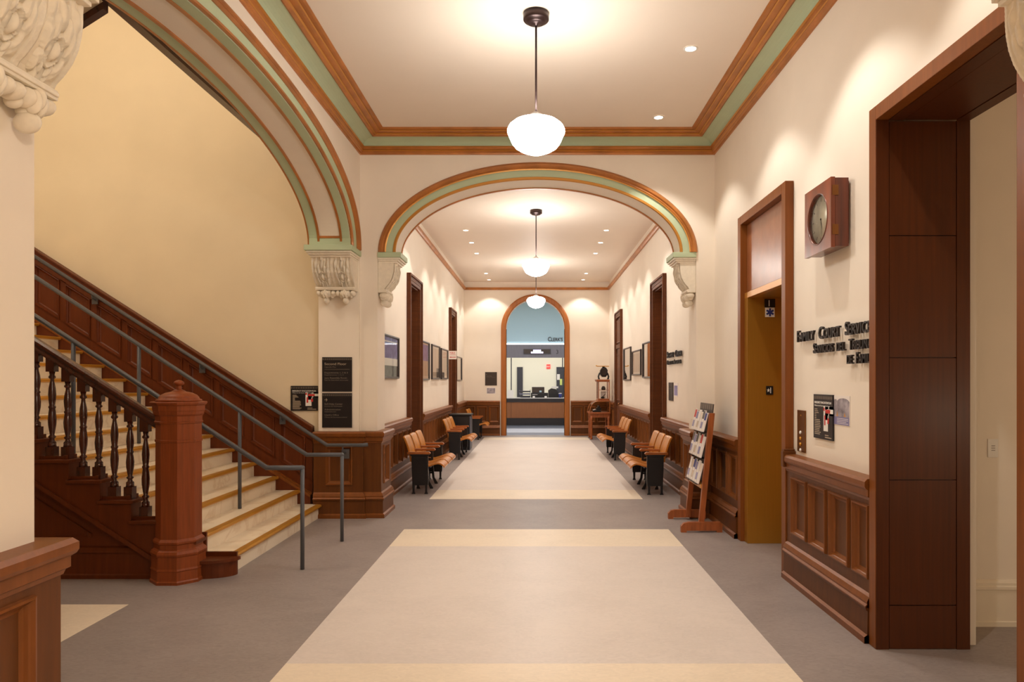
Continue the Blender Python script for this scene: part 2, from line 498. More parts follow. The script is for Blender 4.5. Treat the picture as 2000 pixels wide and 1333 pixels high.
def build_shell():
    # floors
    f = S(MB().box(-8.0, 5.2, -4.0, 21.05, -.12, 0), 'floor', 'greyfloor')
    S(MB().box(-1.435, 1.44, -1.0, 4.11, -.02, .0012), 'floor_inlay_near_band', 'creamfloor', f)
    S(MB().box(-1.435, 1.44, 4.11, 7.0, -.02, .0012), 'floor_inlay', 'beigefloor', f)
    S(MB().box(-1.435, 1.44, 7.0, 7.80, -.02, .0012), 'floor_inlay_band', 'creamfloor', f)
    S(MB().box(-1.455, 1.455, 9.77, 10.58, -.02, .0012), 'floor_inlay_band', 'creamfloor', f)
    S(MB().box(-1.455, 1.455, 10.58, 19.39, -.02, .0012), 'floor_inlay', 'beigefloor', f)
    S(MB().box(-1.455, 1.455, 19.39, 20.25, -.02, .0012), 'floor_inlay_band', 'creamfloor', f)
    S(MB().box(-3.75, -2.95, 3.4, 5.19, -.02, .0012), 'floor_inlay_band', 'creamfloor', f)
    # large stair arch in the left wall
    xf_l = lambda u, v, w: (w, u, v)
    S(arch_wall(MB(), 2.70, YA, 2.76, 8.50, 4.7, -2.58, XL, 5.45, 2.70, .85, 2.05, ZSPR, xf_l), 'wall_left', 'plaster')
    # corridor arch and the arch over the viewpoint
    xf_c = lambda u, v, w: (u, w, v)
    S(arch_wall(MB(), -2.58, 2.70, PL, PR, 4.7, YA, YB, .02, 1.70, .87, 2, ZSPR, xf_c), 'wall_arch', 'plaster')
    S(arch_wall(MB(), -2.58, 2.70, PL, PR, 4.7, 2.25, 2.70, .02, 1.70, .87, 2, ZSPR, xf_c), 'wall_near', 'plaster')
    # right wall of the hall
    w = MB()
    for y0, y1, z0 in ((2.70, 3.0, 0), (3.0, 4.40, 3.25), (4.40, 5.99, 0), (5.99, 7.26, 3.22), (7.26, YA, 0)):
        w.box(XR, 2.70, y0, y1, z0, 4.7)
    S(w, 'wall_right', 'plaster')
    # lobby around the camera
    S(MB().box(XL-.2, XL, -4, 2.25, 0, 4.7).box(XR, XR+.2, -4, 2.25, 0, 4.7).box(XL, XR, -4.2, -4, 0, 4.7), 'wall_lobby', 'plaster')
    # corridor
    for nm, x0, x1, holes in (('wall_corridor_left', XL-.40, XL, ((11.80, 12.72), (17.38, 18.26))), ('wall_corridor_right', XR, XR+.40, ((11.86, 12.84), (17.76, 18.74)))):
        w = MB(); y = YB
        for a, b in holes:
            w.box(x0, x1, y, a, 0, 4.6); w.box(x0, x1, a, b, 3.22, 4.6); y = b
        w.box(x0, x1, y, YE, 0, 4.6)
        S(w, nm, 'plaster')
    S(arch_wall(MB(), -2.5, 2.53, -.87, .83, 4.6, YE, 21.2, -.02, .85, .85, 2, 3.12, xf_c), 'wall_back', 'plaster')
    S(MB().box(-2.6, 2.75, -4.2, YB, ZC, ZC+.1), 'ceiling', 'ceiling')
    S(MB().box(-2.6, 2.75, YB, 21.2, ZCC, ZCC+.1), 'ceiling_corridor', 'ceiling')
    # cornice of the hall
    hall = [(XL, 2.70), (XL, YA), (XR, YA), (XR, 2.70)]
    t = S(MB().plan_sweep(hall, [(0, 4.312), (.018, 4.312), (.022, 4.33), (.04, 4.34), (.036, 4.362), (.05, 4.374), (.05, 4.395), (.06, 4.40), (0, 4.40)], -1), 'trim_cornice', 'gold')
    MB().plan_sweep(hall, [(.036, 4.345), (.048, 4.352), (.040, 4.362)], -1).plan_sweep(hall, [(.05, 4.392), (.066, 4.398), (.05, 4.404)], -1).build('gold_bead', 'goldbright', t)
    MB().plan_sweep(hall, [(.228, 4.478), (.243, 4.484), (.24, 4.493), (.23, 4.49)], -1).plan_sweep(hall, [(.29, 4.498), (.30, 4.502), (.297, 4.51), (.29, 4.51)], -1).build('gold_bead', 'goldbright', t)
    cove = [(0, 4.398)]+[(.045+.155*(1-math.cos(q*PI/16)), 4.402+.07*math.sin(q*PI/16)) for q in range(9)]+[(.20, ZC), (0, ZC)]
    MB().plan_sweep(hall, cove, -1).build('green_cove', 'green', t)
    MB().plan_sweep(hall, [(.19, 4.468), (.205, 4.462), (.225, 4.470), (.235, 4.490), (.27, 4.492), (.29, 4.497), (.295, 4.508), (.33, 4.508), (.345, 4.52), (.345, ZC), (.19, ZC)], -1).build('ceiling_moulding', 'gold', t)
    # corridor picture rail
    cor = [(XL, YB), (XL, YE), (XR, YE), (XR, YB)]
    S(MB().plan_sweep(cor, [(0, 4.245), (.03, 4.245), (.045, 4.27), (.06, 4.285), (.06, 4.315), (0, 4.32)], -1), 'trim_picture_rail', 'gold')
    # mouldings of the corridor arch (front face at YA, going towards the viewer)
    xf_f = lambda u, v, w: (u, YA-w, v)
    o = S(arch_sweep(MB(), .02, 1.70, .87, 2, ZSPR, [(.11, 0), (.11, .02), (.125, .035), (.14, .03), (.155, .045), (.175, .045), (.19, .03), (.20, .02), (.20, 0)], xf_f), 'trim_arch', 'gold')
    arch_sweep(MB(), .02, 1.70, .87, 2, ZSPR, [(.028, 0), (.028, .012), (.112, .012), (.112, 0)], xf_f).build('green_band', 'green', o)
    arch_sweep(MB(), .02, 1.70, .87, 2, ZSPR, [(.112, .01), (.105, .028), (.118, .032), (.125, .02)], xf_f).build('gold_bead', 'goldbright', o)
    arch_sweep(MB(), .02, 1.70, .87, 2, ZSPR, [(0, -.01), (-.008, .006), (.0, .024), (.022, .024), (.03, .01), (.03, -.01)], xf_f).build('gold_edge', 'goldbright', o)
    arch_sweep(MB(), .02, 1.70, .87, 2, ZSPR, [(.0, -.36), (-.012, -.37), (-.012, -.40), (.0, -.41), (.02, -.41), (.02, -.36)], xf_f).build('gold_back_edge', 'gold', o)
    # mouldings of the stair arch (front face at XL, towards +X)
    xf_s = lambda u, v, w: (XL+w, u, v)
    A = (5.45, 2.70, .85, 2.05, ZSPR)
    o = S(arch_sweep(MB(), *A, [(.19, 0), (.19, .02), (.21, .04), (.235, .034), (.25, .05), (.275, .05), (.295, .03), (.31, .018), (.31, 0)], xf_s, kb=.52, dn=.8), 'trim_arch_stair', 'gold')
    arch_sweep(MB(), *A, [(.035, 0), (.035, .012), (.195, .012), (.195, 0)], xf_s, kb=.52, dn=.8).build('green_band', 'green', o)
    arch_sweep(MB(), *A, [(0, -.01), (-.008, .006), (0, .022), (.03, .022), (.04, .010), (.04, -.01)], xf_s, kb=.52, dn=.8).build('gold_edge', 'gold', o)
    # soffit: green borders, framed cream panel
    sof = lambda d0, d1, t: [(0.004, d0), (-t, d0), (-t, d1), (0.004, d1)]
    arch_sweep(MB(), *A, sof(-.10, -.012, .006), xf_s).build('green_border', 'green', o)
    arch_sweep(MB(), *A, sof(-.478, -.38, .006), xf_s).build('green_border', 'green', o)
    arch_sweep(MB(), *A, sof(-.125, -.10, .016), xf_s).build('gold_bead', 'gold', o)
    arch_sweep(MB(), *A, sof(-.38, -.355, .016), xf_s).build('gold_bead', 'gold', o)
    arch_sweep(MB(), *A, sof(-.355, -.125, .003), xf_s).build('soffit_panel', 'plaster', o)
    arch_sweep(MB(), *A, sof(-.492, -.476, .012), xf_s).build('gold_back_edge', 'gold', o)
    # foot of the soffit frame at the far springing
    MB().box(-2.575, -2.105, 8.130, 8.16, 3.1495, 3.235).build('green_foot', 'green', o)
    MB().box(-2.48, -2.20, 8.122, 8.15, 3.2355, 3.26).build('gold_foot_bar', 'gold', o)
    # wainscots ---------------------------------------------------------
    wainscot([(-2.62, 8.50), (XL, 8.50), (XL, YA-.02), (PL, YA-.02), (PL, YB+.02), (XL, YB+.02), (XL, 11.63)], -1,
             [[(.14, .46)], None, None, [(.06, .34)], None, 7])
    wainscot([(XL, 12.89), (XL, 17.23)], -1, [12])
    wainscot([(XL, 18.41), (XL, YE), (-1.05, YE)], -1, [6, 3])
    wainscot([(1.01, YE), (XR, YE), (XR, 18.90)], -1, [3, 5])
    wainscot([(XR, 17.60), (XR, 12.99)], -1, [12])
    wainscot([(XR, 11.70), (XR, YB+.02), (PR, YB+.02), (PR, YA-.02), (XR, YA-.02), (XR, 7.33)], -1, [7, None, [(.06, .34)], None, 3])
    wainscot([(XR, 5.915), (XR, 4.42)], -1, [[(.12+.372*k, .44+.372*k) for k in range(3)]+[(1.236, 1.47)]])
    S(MB().box(2.02, 2.125, 5.86, 5.918, .915, 1.045).box(2.028, 2.12, 5.865, 5.915, 1.045, 1.06), 'trim_end_block', 'wood', bevel=.004)
    # near left pier
    wainscot([(PL, 2.25), (PL, 2.70), (-2.05, 2.70)], 1 if False else -1, [[(.06, .36)], None])
    wainscot([(PR, 2.60), (PR, 2.25)], -1, [[(.02, .33)]])
    # elevator surround ---------------------------------------------------
    e = thing('elevator_entrance', 'tall brown wooden elevator surround with brass jamb and glossy panel above the opening', 'elevator', (2.1, 6.62, 0))
    MB().box(2.058, 2.128, 5.92, 6.015, 0, 3.275).box(2.058, 2.128, 7.22, 7.32, 0, 3.275).box(2.058, 2.128, 6.015, 7.22, 3.19, 3.275).build('casing', 'casing', e, bevel=.004)
    MB().box(2.128, 2.165, 5.992, 6.015, 2.44, 3.215).build('reveal', 'wood', e)
    MB().box(2.128, 2.165, 7.22, 7.256, 2.44, 3.215).build('reveal', 'wood', e)
    MB().box(2.125, 2.15, 6.016, 7.219, 2.512, 3.189).build('transom_panel', 'transom', e)
    MB().box(2.10, 2.16, 6.016, 7.219, 2.445, 2.50).build('gilded_rail', 'goldbright', e)
    j = MB().box(2.10, 2.62, 7.12, 7.219, 0.002, 2.444).box(2.10, 2.62, 6.016, 6.08, .002, 2.444).box(2.16, 2.62, 6.08, 7.12, 2.444, 2.49)
    j.build('brass_jamb', 'brasspanel', e)
    MB().box(2.58, 2.62, 6.08, 6.60, .002, 2.444).build('elevator_door', 'brasspanel', e)
    MB().box(2.58, 2.62, 6.605, 7.12, .002, 2.444).build('elevator_door', 'brasspanel', e)
    fx = face_cam(7.12, 0)
    fp = MB().box(2.284, 2.352, 7.112, 7.1195, 1.48, 1.567).build('floor_plate', 'black', e, label='small black plate with a star and the digit one')
    t = MB(); text_mesh(t, [('1', 1)], 2.323, 2.342, 1.495, .058, .0085, .0095, fx, .0, fit=False)
    st = [(2.305+.017*(1 if i % 2 == 0 else .42)*math.sin(i*PI/5), 1.524+.022*(1 if i % 2 == 0 else .42)*math.cos(i*PI/5)) for i in range(10)]
    t.prism(st, 7.1105, 7.1115, lambda a, b, h: (a, h, b)); t.build('raised_digit', 'white', fp)
    fp = MB().box(2.268, 2.372, 7.11, 7.1195, 2.347, 2.432).build('level_plate', 'black', e, label='black plate with a large white digit one')
    t = MB(); text_mesh(t, [('1', 1)], 2.307, 2.33, 2.358, .062, .0105, .0115, fx, fit=False); t.build('digit', 'white', fp)
    fp = MB().box(2.275, 2.367, 7.112, 7.1195, 2.252, 2.345).build('emergency_plate', 'white', e, label='white plate with a blue six-pointed medical star')
    t = MB()
    for k in range(3):
        a = k*PI/3
        p = [(-.0095, -.04), (.0095, -.04), (.0095, .04), (-.0095, .04)]
        t.prism([(2.321+x*math.cos(a)-z*math.sin(a), 2.2985+x*math.sin(a)+z*math.cos(a)) for x, z in p], 7.1105-.0004*k, 7.1115, lambda a_, b_, h: (a_, h, b_))
    t.build('medical_star', 'blue', fp)
    # large cased opening on the right -----------------------------------
    o = S(MB().box(2.05, 2.128, 4.33, 4.415, 0, 3.285).box(2.05, 2.128, 2.97, 3.06, 0, 3.285).box(2.05, 2.128, 3.06, 4.33, 3.20, 3.285), 'trim_opening_casing', 'casing', bevel=.003)
    MB().box(2.053, 2.13, 4.326, 4.399, 0, 3.199).box(2.54, 2.62, 4.326, 4.399, 0, 3.195).box(2.13, 2.54, 4.345, 4.399, 0, 3.195).build('far_jamb', 'panelwood', o)
    zz = [0.0, .266, 1.024, 1.763, 2.50, 3.195]
    for a, b in zip(zz[:-1], zz[1:]):
        MB().box(2.134, 2.536, 4.329, 4.346, a+.003, b-.003).build('jamb_panel', 'panelwood', o)
    MB().box(2.1285, 2.62, 3.002, 3.0585, 0, 3.20).build('near_jamb', 'panelwood', o)
    MB().box(2.128, 2.215, 3.06, 4.33, 3.196, 3.245).box(2.54, 2.62, 3.06, 4.33, 3.196, 3.245).box(2.215, 2.54, 3.06, 4.33, 3.212, 3.245).build('head_soffit', 'panelwood', o)
    MB().box(2.221, 2.534, 3.065, 4.325, 3.199, 3.213).build('soffit_panel', 'panelwood', o)
    # room beyond the opening
    S(MB().box(2.70, 4.6, 4.75, 4.9, 0, 3.7).box(4.5, 4.6, .5, 4.75, 0, 3.7).box(2.70, 4.6, .4, .5, 0, 3.7), 'wall_side_room', 'plaster')
    S(MB().box(2.70, 4.6, .4, 4.9, 3.6, 3.7), 'ceiling_side_room', 'ceiling')
    S(MB().plan_sweep([(2.70, 4.75), (4.5, 4.75)], [(0, 0), (.028, 0), (.028, .03), (.02, .035), (.02, .24), (.03, .245), (.03, .262), (.022, .27), (.022, .285), (.012, .30), (0, .305)], -1), 'baseboard_side_room', 'whitetrim')
    # corridor doors ------------------------------------------------------
    def door(n, side, y0, y1, leaf_depth):
        x = XL if side < 0 else XR
        sg = 1 if side < 0 else -1
        X = lambda d: x+sg*d
        def bx(mb, d0, d1, a, b, z0, z1):
            xs = sorted((X(d0), X(d1))); return mb.box(xs[0], xs[1], a, b, z0, z1)
        c = MB()
        cw = .145
        for a, b in ((y0, y0+cw), (y1-cw, y1)):
            bx(c, .002, .045, a, b, 0, 3.37)
        bx(c, .002, .045, y0+cw, y1-cw, 3.22, 3.37)
        for a, b in ((y0, y0+.035), (y1-.035, y1)):
            bx(c, .045, .07, a, b, 0, 3.37)
        bx(c, .045, .07, y0+.035, y1-.035, 3.335, 3.37)
        for a, b in ((y0+.085, y0+.10), (y1-.10, y1-.085)):
            bx(c, .045, .055, a, b, 0, 3.28)
        bx(c, .045, .055, y0+.10, y1-.10, 3.27, 3.285)
        d = S(c, 'door_%d' % n, 'woodv', bevel=.003)
        j = MB()
        bx(j, -.40, .002, y0+cw-.004, y0+cw+.02, 0, 3.225); bx(j, -.40, .002, y1-cw-.02, y1-cw+.004, 0, 3.225); bx(j, -.40, .002, y0+cw, y1-cw, 3.20, 3.226)
        for k in (-.36, -.25, -.13):
            bx(j, k, k+.03, y0+cw+.02, y0+cw+.032, 0, 3.2); bx(j, k, k+.03, y1-cw-.032, y1-cw-.02, 0, 3.2)
        j.build('jamb', 'woodv', d)
        a, b = y0+cw+.022, y1-cw-.022
        lf = MB(); D = leaf_depth
        bx(lf, -D-.04, -D-.012, a, b, .005, 2.42)
        for (p, q, z0, z1) in ((a, a+.11, .005, 2.42), (b-.11, b, .005, 2.42), (a, b, .005, .22), (a, b, 2.28, 2.42), (a, b, .95, 1.10)):
            bx(lf, -D-.02, -D, p, q, z0, z1)
        leaf = lf.build('door_leaf', 'woodv', d)
        XX = lambda u, w, z: (X(-D-.012+w*.35), u, z)
        MB().nested(a+.11, b-.11, .22, .95, PANEL_PROF, XX).build('door_panel', 'woodv', leaf)
        MB().nested(a+.11, b-.11, 1.10, 2.28, PANEL_PROF, XX).build('door_panel', 'woodv', leaf)
        k = MB(); k.ball((X(-D+.05), a+.06, 1.02), .028); bx(k, -D, -D+.03, a+.05, a+.07, 1.01, 1.03); bx(k, -D, -D+.004, a+.035, a+.085, .94, 1.1)
        k.build('door_knob', 'bronze', leaf)
        tr = MB(); bx(tr, -D-.03, -D+.02, a, b, 2.43, 2.53)
        bx(tr, -D-.035, -D-.012, a, b, 2.53, 3.19)
        tb = tr.build('transom', 'woodv', d)
        MB().nested(a+.06, b-.06, 2.57, 3.15, PANEL_PROF, XX).build('transom_panel', 'woodv', tb)
        return d
    door(1, -1, 11.63, 12.88, .34)
    door(2, -1, 17.23, 18.40, .34)
    door(3, 1, 11.69, 12.98, .34)
    door(4, 1, 17.61, 18.89, -.02)
    # arched casing in the end wall
    xf_e = lambda u, v, w: (u, YE-w, v)
    pr = [(0, -.30), (0, .03), (.03, .045), (.115, .045), (.15, .03), (.15, 0), (.006, 0), (.006, -.30)]
    o = MB(); arch_sweep(o, -.02, .85, .85, 2, 3.12, pr, xf_e)
    for sx in (-1, 1):
        q = MB(); vs = [(-.02+sx*(.85+dr), YE-w, z) for z in (0, 3.12) for dr, w in pr]
        k = len(pr)
        q.add(vs, [(i, (i+1) % k, k+(i+1) % k, k+i) for i in range(k)]); o.add(q.v, q.f)
    S(o, 'trim_end_arch', 'archwood')
    # stair hall ------------------------------------------------------------
    S(MB().box(-8.0, -2.58, 8.60, 8.80, 0, 6.6), 'wall_stair_back', 'stairplaster')
    S(MB().box(-8.0, -7.8, 2.5, 8.60, 0, 6.6).box(-8.0, -2.58, 2.30, 2.5, 0, 6.6).box(-2.58, -2.4, 2.5, 8.6, 4.7, 6.6), 'wall_stair_side', 'stairplaster')
    S(MB().box(-8.0, -2.4, 2.3, 8.8, 6.6, 6.7), 'ceiling_stair', 'ceiling')
    up = S(MB().box(-2.95, -2.585, 2.5, 8.598, 4.30, 4.6), 'ceiling_landing', 'stairplaster')
    MB().box(-3.02, -2.951, 2.5, 8.598, 4.27, 4.75).build('landing_fascia', 'darkwood', up)
    sl = .64
    poly = [(-3.02, 4.27), (-7.0, 4.27-3.98*sl), (-7.0, 4.5-3.98*sl), (-3.02, 4.5)]
    MB().prism(poly, 2.5, 5.0, lambda a, b, h: (a, h, b)).build('raking_soffit', 'stairplaster', up)
    poly = [(-3.02, 4.22), (-7.0, 4.22-3.98*sl), (-7.0, 4.7-3.98*sl), (-3.02, 4.7)]
    MB().prism(poly, 5.0, 5.06, lambda a, b, h: (a, h, b)).build('raking_fascia', 'darkwood', up)
# ------------------------------------------------------------------ staircase
X1, RUN, RISE, SLOPE = -2.52, .256, .164, .164/.256
SY0, SY1 = 6.02, 8.44           # marble from near string to wall string
NST = 16
def nos(X): return RISE+(X1-X)*SLOPE      # nosing line height at X

BAL_PROF = [(.030, .135), (.020, .145), (.016, .160), (.027, .172), (.027, .180), (.016, .190), (.020, .21), (.029, .265), (.031, .31), (.026, .36), (.022, .385), (.027, .392), (.027, .402), (.021, .41), (.026, .45), (.029, .49), (.025, .54), (.016, .585), (.014, .605), (.026, .615), (.026, .625), (.018, .635), (.022, .66)]

def build_stair():
    st = thing('staircase', 'wide marble staircase with brass nosings, dark turned balusters and panelled wooden side', 'staircase', (-3.5, 7.2, 0))
    # marble steps
    for k in range(1, NST+1):
        xn = X1-(k-1)*RUN; z = k*RISE
        y0 = SY0+.02 if k <= 2 else SY0-.05
        s = MB()
        s.box(xn-RUN-.04, xn-.012, y0, SY1, z-.035, z)
        s.box(xn-.06, xn-.035, y0, SY1, z-RISE+.0005, z-.034)
        o = s.build('step', 'marble', st)
        n = MB()
        pr = [(xn-.012+.0*0, z-.036)]+[(xn-.014+.018*math.cos(a), z-.018+.018*math.sin(a)) for a in [(-PI/2)+PI*i/8 for i in range(9)]]+[(xn-.06, z+.0025), (xn-.06, z+.0005), (xn-.012, z+.0005)]
        n.prism(pr, y0+.004, SY1-.004, lambda a, b, h: (a, h, b), smooth=False)
        n.build('brass_nosing', 'brass', o)
    # wood end plates of the two lowest steps
    e = MB()
    for k in (1, 2):
        xn = X1-(k-1)*RUN
        e.box(xn-.30, xn+.008, SY0-.004, SY0+.018, (k-1)*RISE if k == 1 else .0, k*RISE+.02)
    e.build('end_plate', 'stairwood', st)
    # curved wooden bullnose beside the newel
    cx, cy, r = -2.80, 6.01, .30
    arc = [(cx+r*math.cos(a), cy+.55*r*math.sin(a)) for a in [-PI*i/18 for i in range(0, 19)]]
    d = MB().prism(arc, 0, .125, lambda a, b, h: (a, b, h), smooth=False)
    arc2 = [(cx+(r+.025)*math.cos(a), cy+(.55*r+.025)*math.sin(a)) for a in [-PI*i/18 for i in range(0, 19)]]
    d.prism(arc2, .125, .15, lambda a, b, h: (a, b, h))
    d.build('bullnose_block', 'stairwood', st, bevel=.004)
    # near string: tread returns and risers as a stepped board, raked moulding, panelled triangle below
    SYN = 5.80
    ss = MB(); pts = []
    for k in range(2, NST+1):
        xn = X1-(k-1)*RUN; z = k*RISE
        ss.box(xn-RUN+.0, xn+.035, SYN-.02, SY0-.052, z-.030, z-.004)
        ss.prism([(xn-RUN-.001, nos(xn-RUN)-.37), (xn, nos(xn)-.37), (xn, z-.031), (xn-RUN-.001, z-.031)], SYN+.02, SY0-.052, lambda a, b, h: (a, h, b))
        ss.box(xn-.045, xn-.02, SYN+.03, SY0-.052, z-.004, z+.03)
        ss.box(xn-.30, xn-.02, SYN+.05, SYN+.066, z-.004, z+.022)
    ss.build('stepped_string', 'stairwood', st, bevel=.003)
    A0, A1 = -2.86, -6.6
    g = MB()
    g.prism([(A0, 0.0), (A0, nos(A0)-.34), (A1, nos(A1)-.34), (A1, 0)], 5.905, 5.93, lambda a, b, h: (a, h, b))
    pan = g.build('understair_panelling', 'stairwood', st)
    b = MB()
    b.prism([(A0, nos(A0)-.30), (A0, nos(A0)-.36), (A1, nos(A1)-.36), (A1, nos(A1)-.30)], 5.835, 5.905, lambda a, b, h: (a, h, b))
    b.prism([(A0, nos(A0)-.345), (A0, nos(A0)-.385), (A1, nos(A1)-.385), (A1, nos(A1)-.345)], 5.80, 5.904, lambda a, b, h: (a, h, b))
    b.build('raked_moulding', 'stairwood', pan)
    MB().plan_sweep([(A1, 5.905), (A0, 5.905)], [(0, 0), (.05, 0), (.05, .03), (.04, .04), (.035, .20), (.045, .215), (.03, .25), (0, .26)], -1).build('base_board', 'stairwood', pan)
    tri = MB()
    T = [(-3.65, .33), (-5.2, .33), (-5.2, nos(-5.2)-.52), (-3.65+.0, .36)]
    def inset(poly, q):
        c = Vector((sum(p[0] for p in poly)/len(poly), sum(p[1] for p in poly)/len(poly)))
        return [tuple(Vector(p)+(c-Vector(p)).normalized()*q) for p in poly]
    rings = [(0, 5.905), (.01, 5.888), (.03, 5.888), (.05, 5.902), (.07, 5.9035)]
    vs = []
    for q, y in rings:
        for p in inset(T, q): vs.append((p[0], y, p[1]))
    fs = [(k*4+i, k*4+(i+1) % 4, k*4+4+(i+1) % 4, k*4+4+i) for k in range(len(rings)-1) for i in range(4)]
    tri.add(vs, fs); tri.build('triangular_panel', 'stairwood', pan)
    # balusters
    proto = None
    for k in range(3, 15):
        for off in (.045, .173):
            X = X1-(k-1)*RUN-off; z = k*RISE-.004
            if X > -2.80: continue
            if X > -3.07-.06: continue
            top = nos(X)+.70-z
            b = MB(); cy = 5.885
            b.box(X-.034, X+.034, cy-.034, cy+.034, z, z+.10)
            b.lathe([(.032, .10), (.030, .115), (.030, .135)], 12, (X, cy, z))
            kf = (top-.135-.10)/(.66-.135)*1.0
            b.lathe([(r, .135+(h-.135)*kf) for r, h in BAL_PROF], 14, (X, cy, z))
            zt = .135+(.66-.135)*kf
            b.prism([(X-.034, z+zt), (X+.034, z+zt), (X+.034, nos(X+.034)+.70), (X-.034, nos(X-.034)+.70)], cy-.03, cy+.03, lambda a, c, h: (a, h, c))
            b.build('baluster', 'darkwood', st)
    # handrail
    hr = MB(); cy = 5.885
    sec = [(-.034, .0), (.034, .0), (.040, .02), (.030, .038), (.034, .05), (.044, .068), (.040, .088), (.022, .104), (-.022, .104), (-.040, .088), (-.044, .068), (-.034, .05), (-.030, .038), (-.040, .02)]
    a, b2 = -3.07, -6.6
    vs = [(X, cy+y, nos(X)+.69+z) for X in (a, b2) for y, z in sec]; n = len(sec)
    hr.add(vs, [(i, (i+1) % n, n+(i+1) % n, n+i) for i in range(n)]+[tuple(range(n)), tuple(range(n, 2*n))])
    hr.build('banister', 'darkwood', st, bevel=.004)
    # newel post
    nx, ny = -2.92, 5.86
    OCT = PI/8
    R = lambda flat: flat/2/math.cos(PI/8)
    nw = MB()
    prof = [(.395, 0), (.395, .02), (.38, .03), (.375, .10), (.385, .11), (.372, .125), (.372, .215), (.385, .225), (.39, .24), (.37, .26), (.335, .275), (.335, .31), (.355, .32), (.355, .335), (.318, .355), (.315, 1.125), (.325, 1.128), (.325, 1.145), (.315, 1.148), (.315, 1.275), (.33, 1.279), (.335, 1.292), (.322, 1.297), (.322, 1.335), (.345, 1.35), (.352, 1.375), (.358, 1.38), (.362, 1.42), (.385, 1.43), (.395, 1.445), (.385, 1.452)]
    nw.lathe([(R(f), z) for f, z in prof], 8, (nx, ny, 0), smooth=False, rot=OCT)
    post = nw.build('newel_post', 'newel', st)
    MB().lathe([(.175, 1.452), (.172, 1.468), (.155, 1.474), (.15, 1.488), (.135, 1.505), (.10, 1.523), (.055, 1.533), (.05, 1.535)], 32, (nx, ny, 0)).build('domed_cap', 'newel', post)
    MB().lathe([(.052, 1.533), (.046, 1.54), (.026, 1.549), (.02, 1.557), (.026, 1.566), (.02, 1.573), (.022, 1.58), (.038, 1.592), (.040, 1.604), (.034, 1.614), (.020, 1.623), (.001, 1.628)], 24, (nx, ny, 0)).build('finial', 'newel', post)
    # wall string and raked wainscot on the back wall
    YW = 8.595
    xa, xb = -2.66, -7.2
    w = MB()
    rk = lambda lo, hi, y0, y1, m: m.prism([(xa, nos(xa)+lo), (xa, nos(xa)+hi), (xb, nos(xb)+hi), (xb, nos(xb)+lo)], y0, y1, lambda a, b, h: (a, h, b))
    rk(-.40, .80, YW-.04, YW, w)
    wall = w.build('raked_wainscot', 'stairwood', st)
    r = MB(); rk(.64, .72, YW-.07, YW-.039, r); rk(.02, .165, YW-.07, YW-.039, r)
    pit = .365; k = 0; x = xa-.08
    xs = []
    while x-.30 > xb:
        xs.append((x-.30, x)); x -= pit
    prev = xa
    for p, q in xs:
        r.prism([(q, nos(q)+.16), (prev, nos(prev)+.16), (prev, nos(prev)+.65), (q, nos(q)+.65)], YW-.07, YW-.039, lambda a, b, h: (a, h, b)); prev = p
    r.build('raked_rails', 'stairwood', wall)
    for p, q in xs:
        MB().nested(p, q, nos(p)+.165, nos(p)+.64, [(i_, (w_-.034)*1.15+.04) for i_, w_ in PANEL_PROF], lambda u, ww, z: (u, YW-ww, z), shear=-SLOPE).build('panel', 'stairwood', wall)
    c = MB(); rk(.705, .77, YW-.08, YW-.001, c); rk(.76, .80, YW-.10, YW-.001, c); rk(.80, .82, YW-.115, YW-.001, c); c.build('raked_cap', 'stairwood', wall)
    c = MB(); rk(-.42, .0, YW-.15, YW-.041, c); c.build('wall_string', 'stairwood', wall)
    c = MB(); rk(-.012, .018, YW-.16, YW-.071, c); rk(.018, .03, YW-.10, YW-.071, c); c.build('string_moulding', 'casing', wall)
    # ------------------------------------------------ grey metal rails
    def rail(name, label, Y, posts, xe, zr):
        t = thing(name, label, 'handrail', (xe, Y, 0))
        xbend = -2.31
        xt = -6.6
        pts = [(xt, Y, zr+(xbend-xt)*.655), (xbend, Y, zr), (xe, Y, zr)]
        p = MB(); p.tube(pts, .021, 14); p.ball((xbend, Y, zr), .021); p.ball((xe, Y, zr), .021)
        p.build('rail', 'greymetal', t)
        for px, pz in posts:
            top = zr if px > xbend else zr+(xbend-px)*.655
            MB().tube([(px, Y, pz), (px, Y, top)], .018, 12).build('post', 'greymetal', t)
        return t
    rail('stair_handrail', 'grey metal stair rail nearest the newel post, its end post on the grey floor', 6.15, [(-2.005, .001), (-2.99, 2*RISE+.003), (-3.97, 6*RISE+.003)], -2.005, .873)
    rail('stair_handrail', 'grey metal stair rail in the middle of the steps, standing behind the nearer rail', 7.22, [(-1.955, .001), (-2.985, 2*RISE+.003), (-4.0, 6*RISE+.003)], -1.955, .873)
    t = thing('wall_handrail', 'grey metal handrail on the panelled stair wall, bending round onto the pier', 'handrail', (-2.2, 8.35, .8))
    zr = .871
    z0 = nos(-2.95)+.755
    pts = [(-6.9, 8.42, z0+(6.9-2.95)*SLOPE), (-2.95, 8.42, z0), (-2.80, 8.39, z0-.10), (-2.42, 8.30, zr), (-2.02, 8.30, zr), (-1.95, 8.31, zr+.006)]
    p = MB(); p.tube(pts, .021, 14)
    for q in pts[1:-1]: p.ball(q, .021)
    p.build('rail', 'greymetal', t)
    for X in (-5.22, -3.95, -3.0):
        z = z0+(-2.95-X)*SLOPE
        MB().tube([(X, 8.42, z-.01), (X, 8.43, z-.06), (X, 8.47, z-.075), (X, 8.478, z-.075)], .009, 8).box(X-.035, X+.035, 8.478, 8.488, z-.125, z-.03).build('wall_bracket', 'greymetal', t)
